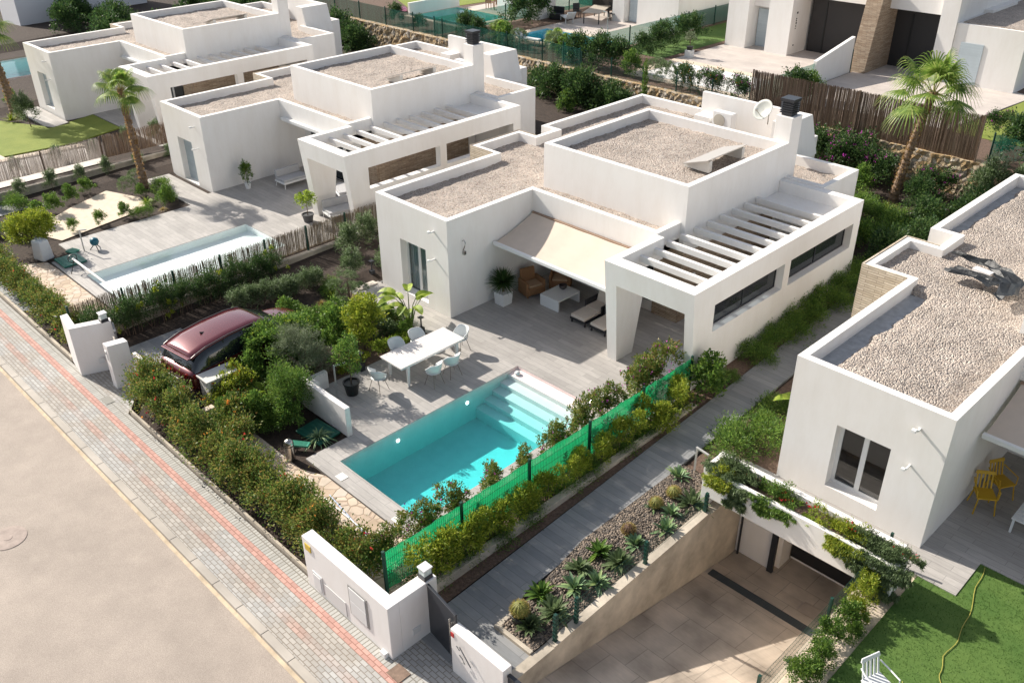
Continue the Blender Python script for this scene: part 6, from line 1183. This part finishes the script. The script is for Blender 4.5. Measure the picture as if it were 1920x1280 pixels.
# parked car
CARP=mat('dark_red_paint',(.13,.014,.022),.25,metal=.35,spec=.8);CGL=mat('car_glass',(.012,.016,.018),.04,spec=.9)
b=CARP.node_tree.nodes['Principled BSDF'];b.inputs['Coat Weight'].default_value=.8;b.inputs['Coat Roughness'].default_value=.04
def car(x,y,rz_,label):
    r=empty('parked_car',(x,y,0),rz_,label,'car')     # +y is the front
    # cross sections along the length: y, half width, sill z, beltline z, shoulder inset
    S=[(-2.28,.62,.45,.80),(-2.22,.82,.34,.93),(-2.05,.88,.28,1.02),(-1.4,.90,.24,1.03),(-.4,.905,.23,1.01),(.5,.905,.23,.98),(1.0,.90,.24,.98),(1.5,.87,.26,.93),(1.95,.80,.30,.84),(2.18,.66,.36,.72),(2.25,.45,.42,.62)]
    V=[];n=12
    for (yy,hw,z0,z1) in S:
        prof=[(0,z0),(.8,z0),(.97,z0+.10),(1.0,z0+(z1-z0)*.5),(.985,z0+(z1-z0)*.78),(.93,z1-.02),(.80,z1+.015),(.4,z1+.035),(0,z1+.04)]
        full=[(-a*hw,yy,z) for a,z in prof[::-1]][:-1]+[(a*hw,yy,z) for a,z in prof]
        V+=full
    k=17;F_=[(i*k+j,i*k+j+1,(i+1)*k+j+1,(i+1)*k+j) for i in range(len(S)-1) for j in range(k-1)]+[tuple(range(k))[::-1],tuple(range((len(S)-1)*k,len(S)*k))]
    m=MB();m.add(V,F_);o=m.build('body',CARP,r,smooth=True);ss=o.modifiers.new('s','SUBSURF');ss.levels=1;ss.render_levels=2
    # cabin
    G_=[(-2.10,.74,1.00,.03),(-1.92,.72,1.34,.05),(-1.55,.68,1.50,.03),(-.8,.68,1.555,.03),(0,.67,1.54,.03),(.45,.66,1.47,.03),(.85,.70,1.25,.05),(1.28,.76,.98,.03)]
    V=[];
    for (yy,hw,zt,_) in G_:
        base=.96;V+=[(-.86,yy if yy<1.2 else 1.2,base),(-(.86+hw)/2-.02,yy,base+(zt-base)*.55),(-hw,yy,zt-.02 if zt>1.05 else zt),(-hw*.8,yy,zt+.015),(0,yy,zt+.03),(hw*.8,yy,zt+.015),(hw,yy,zt-.02 if zt>1.05 else zt),((.86+hw)/2+.02,yy,base+(zt-base)*.55),(.86,yy if yy<1.2 else 1.2,base)]
    k=9;m=MB();m.add(V,[(i*k+j,i*k+j+1,(i+1)*k+j+1,(i+1)*k+j) for i in range(len(G_)-1) for j in range(k-1)]);m.build('glass_cabin',CGL,r,smooth=True)
    # roof skin
    V=[];ro=[(-2.04,.70,1.375),(-1.9,.70,1.43),(-1.55,.70,1.515),(-.8,.70,1.572),(0,.69,1.557),(.38,.67,1.50),(.50,.66,1.462)]
    for yy,hw,zt in ro: V+=[(-hw,yy,zt-.05),(-hw*.97,yy,zt-.01),(-hw*.6,yy,zt+.02),(0,yy,zt+.032),(hw*.6,yy,zt+.02),(hw*.97,yy,zt-.01),(hw,yy,zt-.05)]
    k=7;m=MB();m.add(V,[(i*k+j,i*k+j+1,(i+1)*k+j+1,(i+1)*k+j) for i in range(len(ro)-1) for j in range(k-1)]);o=m.build('roof',CARP,r,smooth=True);sm=o.modifiers.new('t','SOLIDIFY');sm.thickness=.03
    m=MB()
    for s in(-1,1): m.tube([(s*.675,yy,zt-.0) for yy,hw,zt in ro],.014,6,False)
    m.build('roof_rail',mat('satin_trim',(.10,.08,.08),.35,metal=.3),r)
    m=MB();m.hexa([(-.03,-1.25,1.565),(.03,-1.25,1.565),(.015,-1.10,1.57),(-.015,-1.10,1.57)],[(-.012,-1.26,1.635),(.012,-1.26,1.635),(.01,-1.18,1.60),(-.01,-1.18,1.60)]);m.build('antenna',BLACKP,r)
    for s in(-1,1):
        for yb,lab in ((-1.05,0),(.1,0)):
            m=MB();m.hexa([(s*.845,yb,.98),(s*.86,yb,.98),(s*.86,yb+.06,.98),(s*.845,yb+.06,.98)],[(s*.69,yb+.02,1.5),(s*.70,yb+.02,1.5),(s*.70,yb+.07,1.5),(s*.69,yb+.07,1.5)]);m.build('window_pillar',BLACKP,r)
        m=MB();m.cbox((s*.96,.82,1.02),(.16,.10,.13));m.build('wing_mirror',CARP,r,bev=.03)
        for yw in(-1.38,1.38):
            m=MB();m.lathe([(.19,-.1),(.30,-.1),(.335,-.06),(.335,.06),(.30,.1),(.19,.1)],(0,0,0),28,capb=False,capt=False);o=m.build('wheel',mat('tyre',(.015,.015,.016),.8),r,smooth=True);o.rotation_euler=(0,R(90),0);o.location=(s*.82,yw,.335)
            q=MB();q.lathe([(.0,.07),(.05,.08),(.19,.06),(.2,.09)],(0,0,0),20,capb=False,capt=False)
            for kk in range(5): q.tube([(0,0,.085),(.18*math.cos(kk*1.257),.18*math.sin(kk*1.257),.085)],.02,5)
            c=q.build('rim',STEEL,o); c.scale=(1,1,s)
        m=MB();m.hexa([(s*.55,-2.285,.80),(s*.84,-2.14,.80),(s*.86,-1.95,.80),(s*.60,-2.05,.80)],[(s*.55,-2.27,.92),(s*.83,-2.12,.92),(s*.85,-1.95,.94),(s*.60,-2.05,.94)]) if s>0 else m.hexa([(s*.84,-2.14,.80),(s*.55,-2.285,.80),(s*.60,-2.05,.80),(s*.86,-1.95,.80)],[(s*.83,-2.12,.92),(s*.55,-2.27,.92),(s*.60,-2.05,.94),(s*.85,-1.95,.94)]);m.build('tail_light',mat('tail_light_red',(.25,.01,.01),.15),r,bev=.01)
        m=MB();m.cbox((s*.60,2.09,.70),(.26,.12,.09),-s*.35);m.build('headlight',mat('headlight_glass',(.12,.13,.14),.08),r,bev=.03)
    m=MB();m.box(-.55,-2.30,.36,.55,-2.24,.50);m.build('rear_bumper',BLACKP,r,bev=.01);m=MB();m.box(-.26,-2.325,.60,.26,-2.30,.72);m.build('number_plate',mat('plate_white',(.7,.7,.68),.4),r)
    m=MB();m.box(-.66,-2.14,1.335,.66,-1.98,1.37);m.build('spoiler',CARP,r,bev=.012)
    m=MB();m.tube([(-.45,-2.12,1.03),(.05,-2.135,1.16)],.012,5);m.build('rear_wiper',BLACKP,r)
    m=MB();m.box(-.5,2.22,.40,.5,2.265,.55);m.build('grille',BLACKP,r,bev=.01)
    return r
o=car(1.22,-6.30,R(7),'dark red hatchback car parked on the grey driveway under the trees');o.scale=(.98,1.04,1.02)
# houses on the upper plots
UW=WHITE
r=empty('villa',(-2.0,33.5,2.0),0,'white villa at the top with dark garage doors and a stone pillar','house','white villas on the upper plots')
def ub(m,x0,y0,z0,x1,y1,z1,o=(-2.0,33.5,2.0)): m.box(x0-o[0],y0-o[1],z0-o[2],x1-o[0],y1-o[1],z1-o[2])
m=MB();ub(m,-7.5,32.4,1.9,-6.1,39,6.5);ub(m,-4.75,32.4,1.9,-3.25,38,6.6);ub(m,-6.09,33.0,4.4,-4.76,39,6.5);ub(m,-6.09,33.6,1.9,-4.76,39,4.39);ub(m,-3.24,33.4,5.2,4.85,40,6.6);ub(m,-3.24,36.5,1.9,6.2,40,5.19);m.build('wall',UW,r)
m=MB();ub(m,-6.05,33.5,2.0,-4.85,33.59,4.2);m.build('shutter',SHUT,r);
for a,b in ((-3.1,1.0),(1.95,4.84)):
    m=MB();ub(m,a,34.4,2.0,b,34.6,5.1);o=m.build('garage_door',mat('anthracite_boards',(.028,.026,.027),.5,bump=.3,bs=20),r);m=MB();ub(m,a+.9,34.36,2.0,a+.98,34.39,4.9);m.build('door_frame',BLACKP,o)
m=MB();m.hexa([(3.05,-1.9,-.1),(3.95,-1.9,-.1),(3.95,1.1,-.1),(3.05,1.1,-.1)],[(3.05,-1.0,4.4),(3.95,-1.0,4.4),(3.95,1.1,4.4),(3.05,1.1,4.4)]);m.build('stone_pillar',LEDGE,r)
for i,(z,s) in enumerate(((4.3,.10),(4.0,.06),(3.88,.06),(3.74,.08),(3.58,.06),(3.45,.05),(2.5,.07))):
    m=MB();ub(m,-3.242,32.95,z,-3.225,32.95+s*1.3,z+s);m.build('wall_mark',BLACKP,r)
r=empty('partition_wall',(0,0,2.0),0,'freestanding white partition wall with sloping top below the stone pillar','wall');m=MB();m.hexa([(1.0,27.6,-.05),(1.2,27.6,-.05),(1.2,31.5,-.05),(1.0,31.5,-.05)],[(1.0,27.6,1.25),(1.2,27.6,1.25),(1.2,31.5,1.9),(1.0,31.5,1.9)]);m.build('wall',UW,r,bev=.01)
r=empty('villa',(8,33.4,2.0),0,'white villa at the upper right corner behind the tall palm','house','white villas on the upper plots');o=(8,33.4,2.0)
m=MB();ub(m,5.75,33.1,1.9,9.2,45,5.0,o);ub(m,4.86,33.0,1.9,5.74,45,6.6,o);m.build('wall',UW,r);m=MB();ub(m,6.15,33.06,2.1,7.3,33.095,4.1,o);m.build('shutter',SHUT,r)
m=MB();ub(m,5.95,33.3,5.001,9.0,44.8,5.05,o);m.build('gravel_roof',GRAVEL,r)
r=empty('villa',(-17,34,2.0),0,'white villa at the top middle with a shaded dining terrace','house','white villas on the upper plots');o=(-17,34,2.0)
m=MB();ub(m,-25.0,29.9,1.9,-21.1,31.8,6,o);ub(m,-17.2,33.3,1.9,-16.2,37,6,o);ub(m,-15.0,33.2,1.9,-11.7,40,6,o);ub(m,-16.19,33.9,1.9,-15.01,40,6,o);ub(m,-21.1,33.2,4.3,-17.21,40,6,o);ub(m,-24,36.5,1.9,-17.21,40,4.29,o);m.build('wall',UW,r);m=MB();ub(m,-16.1,33.8,2.05,-15.1,33.89,4.2,o);m.build('shutter',SHUT,r);m=MB();ub(m,-23,36.4,2.0,-17.4,36.49,4.2,o);m.build('patio_door',DARKR,r)
r=empty('villa',(-9,40,2.0),0,'white wall of a villa behind the lawn strip at the top edge','house','white villas on the upper plots');o=(-9,40,2.0);m=MB();ub(m,-14.5,40.1,1.9,-8,46,6,o);m.build('wall',UW,r);m=MB();ub(m,-12,40.05,2.0,-11.2,40.09,4.0,o);m.build('door',SHUT,r)
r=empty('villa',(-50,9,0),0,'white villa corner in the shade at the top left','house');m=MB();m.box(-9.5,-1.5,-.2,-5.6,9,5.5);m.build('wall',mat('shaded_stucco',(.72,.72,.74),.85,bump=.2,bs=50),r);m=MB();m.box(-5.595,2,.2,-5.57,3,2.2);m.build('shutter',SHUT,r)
# upper terrace furniture
def dtable(x,y,z,label,mt,ml,a,b,rz_=0,grp=None):
    r=empty('outdoor_table',(x,y,z),rz_,label,'table',grp);m=MB();m.box(-a,-b,.70,a,b,.74);m.build('tabletop',mt,r)
    for sx in(-1,1):
        for sy in(-1,1): m=MB();m.cbox((sx*(a-.08),sy*(b-.08),.35),(.06,.06,.70));m.build('leg',ml,r)
    return r
dtable(-18.0,32.6,2.02,'long table with pale top on the shaded upper terrace',mat('pale_top',(.5,.45,.38),.5),ANTH,.6,1.4,R(25)); dtable(-26.0,31.3,2.02,'brown wooden table on the sunny terrace at the top',mat('teak',(.28,.17,.10),.6),mat('teak',(.28,.17,.10),.6),1.0,.5,R(-50))
def bench(x,y,z,rz_,label,m_,grp):
    r=empty('terrace_chair',(x,y,z),rz_,label,'chair',grp);m=MB();m.box(-.24,-.24,.42,.24,.24,.46);m.build('seat',m_,r);m=MB();m.box(-.24,.22,.47,.24,.26,.92);m.build('backrest',m_,r)
    for sx in(-1,1):
        for sy in(-1,1): m=MB();m.cbox((sx*.2,sy*.2,.2),(.04,.04,.42));m.build('leg',m_,r)
    return r
b0=bench(-26.9,31.9,2.02,R(40),'teak chair left of the brown table at the top',mat('teak',(.28,.17,.10),.6),'teak chairs on the sunny terrace')
for x,y,a,l in ((-26.3,30.4,200,'teak chair in front of the brown table at the top'),(-25.1,31.6,-60,'teak chair right of the brown table at the top'),(-24.7,32.6,-40,'teak chair farthest right of the brown table at the top')): dup(b0,x,y,2.02,l,R(a))
b1=bench(-17.2,33.4,2.02,R(-40),'dark chair right of the long shaded table',ANTH,'dark chairs at the shaded table')
for x,y,a,l in ((-18.3,34.2,-10,'dark chair at the far end of the long shaded table'),(-19.6,32.4,60,'dark chair left of the long shaded table')): dup(b1,x,y,2.02,l,R(a))
def sunbed(x,y,z,rz_,label,grp):
    r=empty('sun_lounger',(x,y,z),rz_,label,'sun lounger',grp);m=MB();m.box(-.3,-.9,.28,.3,.35,.33);m.build('bed',WPLAST,r);m=MB();m.hexa([(-.3,.35,.28),(.3,.35,.28),(.3,.35,.33),(-.3,.35,.33)],[(-.3,.85,.75),(.3,.85,.75),(.3,.82,.80),(-.3,.82,.80)]);m.build('backrest',WPLAST,r)
    for sx in(-1,1):
        for sy in(-.8,.3): m=MB();m.cbox((sx*.26,sy,.14),(.05,.05,.279));m.build('leg',WPLAST,r)
    return r
s0=sunbed(-19.0,30.8,2.02,R(-120),'white sun lounger beside the shaded villa wall','white sun loungers'); dup(s0,-16.6,24.3,2.02,'white sun lounger on the grass edge below the blue pool',R(100))
r=empty('armchair',(-20.4,31.2,2.02),R(20),'dark cube armchair beside the upper sun lounger','armchair');m=MB();m.box(-.4,-.4,.0,.4,.4,.38);m.build('seat',ANTH,r,bev=.03);m=MB();m.box(-.4,.3,.381,.4,.42,.75);m.build('backrest',ANTH,r,bev=.03)
r=empty('potted_tree',(-7.2,28.3,2.0),0,'small tree in a white and black pot beside the covered white pool','potted plant');p=MB();p.box(-.2,-.2,0,.2,.2,.42);p.build('pot',WPLAST,r,bev=.02);p=MB();p.lathe([(.16,.42),(.2,.62),(0,.62)],(0,0,0),14);p.build('inner_pot',BLACKP,r);vm('crown',cloud([(0,0,1.15,.3,.3,.28)],500,.08,.045,np.random.default_rng(3)),L_OLIVE,r);p=MB();p.tube([(0,0,.6),(0,0,1.1)],.02,6);p.build('trunk',BARK,r)
m=MB();m.box(-30.0,25.4,2.02,-29.85,29.9,2.75) ;r=empty('pool_wall',(0,0,0),0,'low white wall at the far edge of the green tinted pool','wall');m=MB();m.box(-28.9,24.9,2.02,-28.7,29.6,2.85);m.build('wall',WHITE,r,bev=.01)
m=MB();m.lathe([(.3,0),(.34,.1),(.25,.25),(.0,.33)],(-30.4,25.6,2.0),16,capt=False);tag(m.build('beach_ball',mat('pink_plastic',(.6,.25,.4),.5),smooth=True),'pink rounded float on the lawn left of the green tinted pool','float')
m=MB();m.lathe([(.55,0),(.6,.1),(.5,.14),(.45,.06)],(-29.6,27.0,2.0),18);tag(m.build('paddling_pool',mat('blue_plastic',(.05,.15,.4),.5),smooth=True),'small blue round paddling tub beside the green tinted pool','tub')
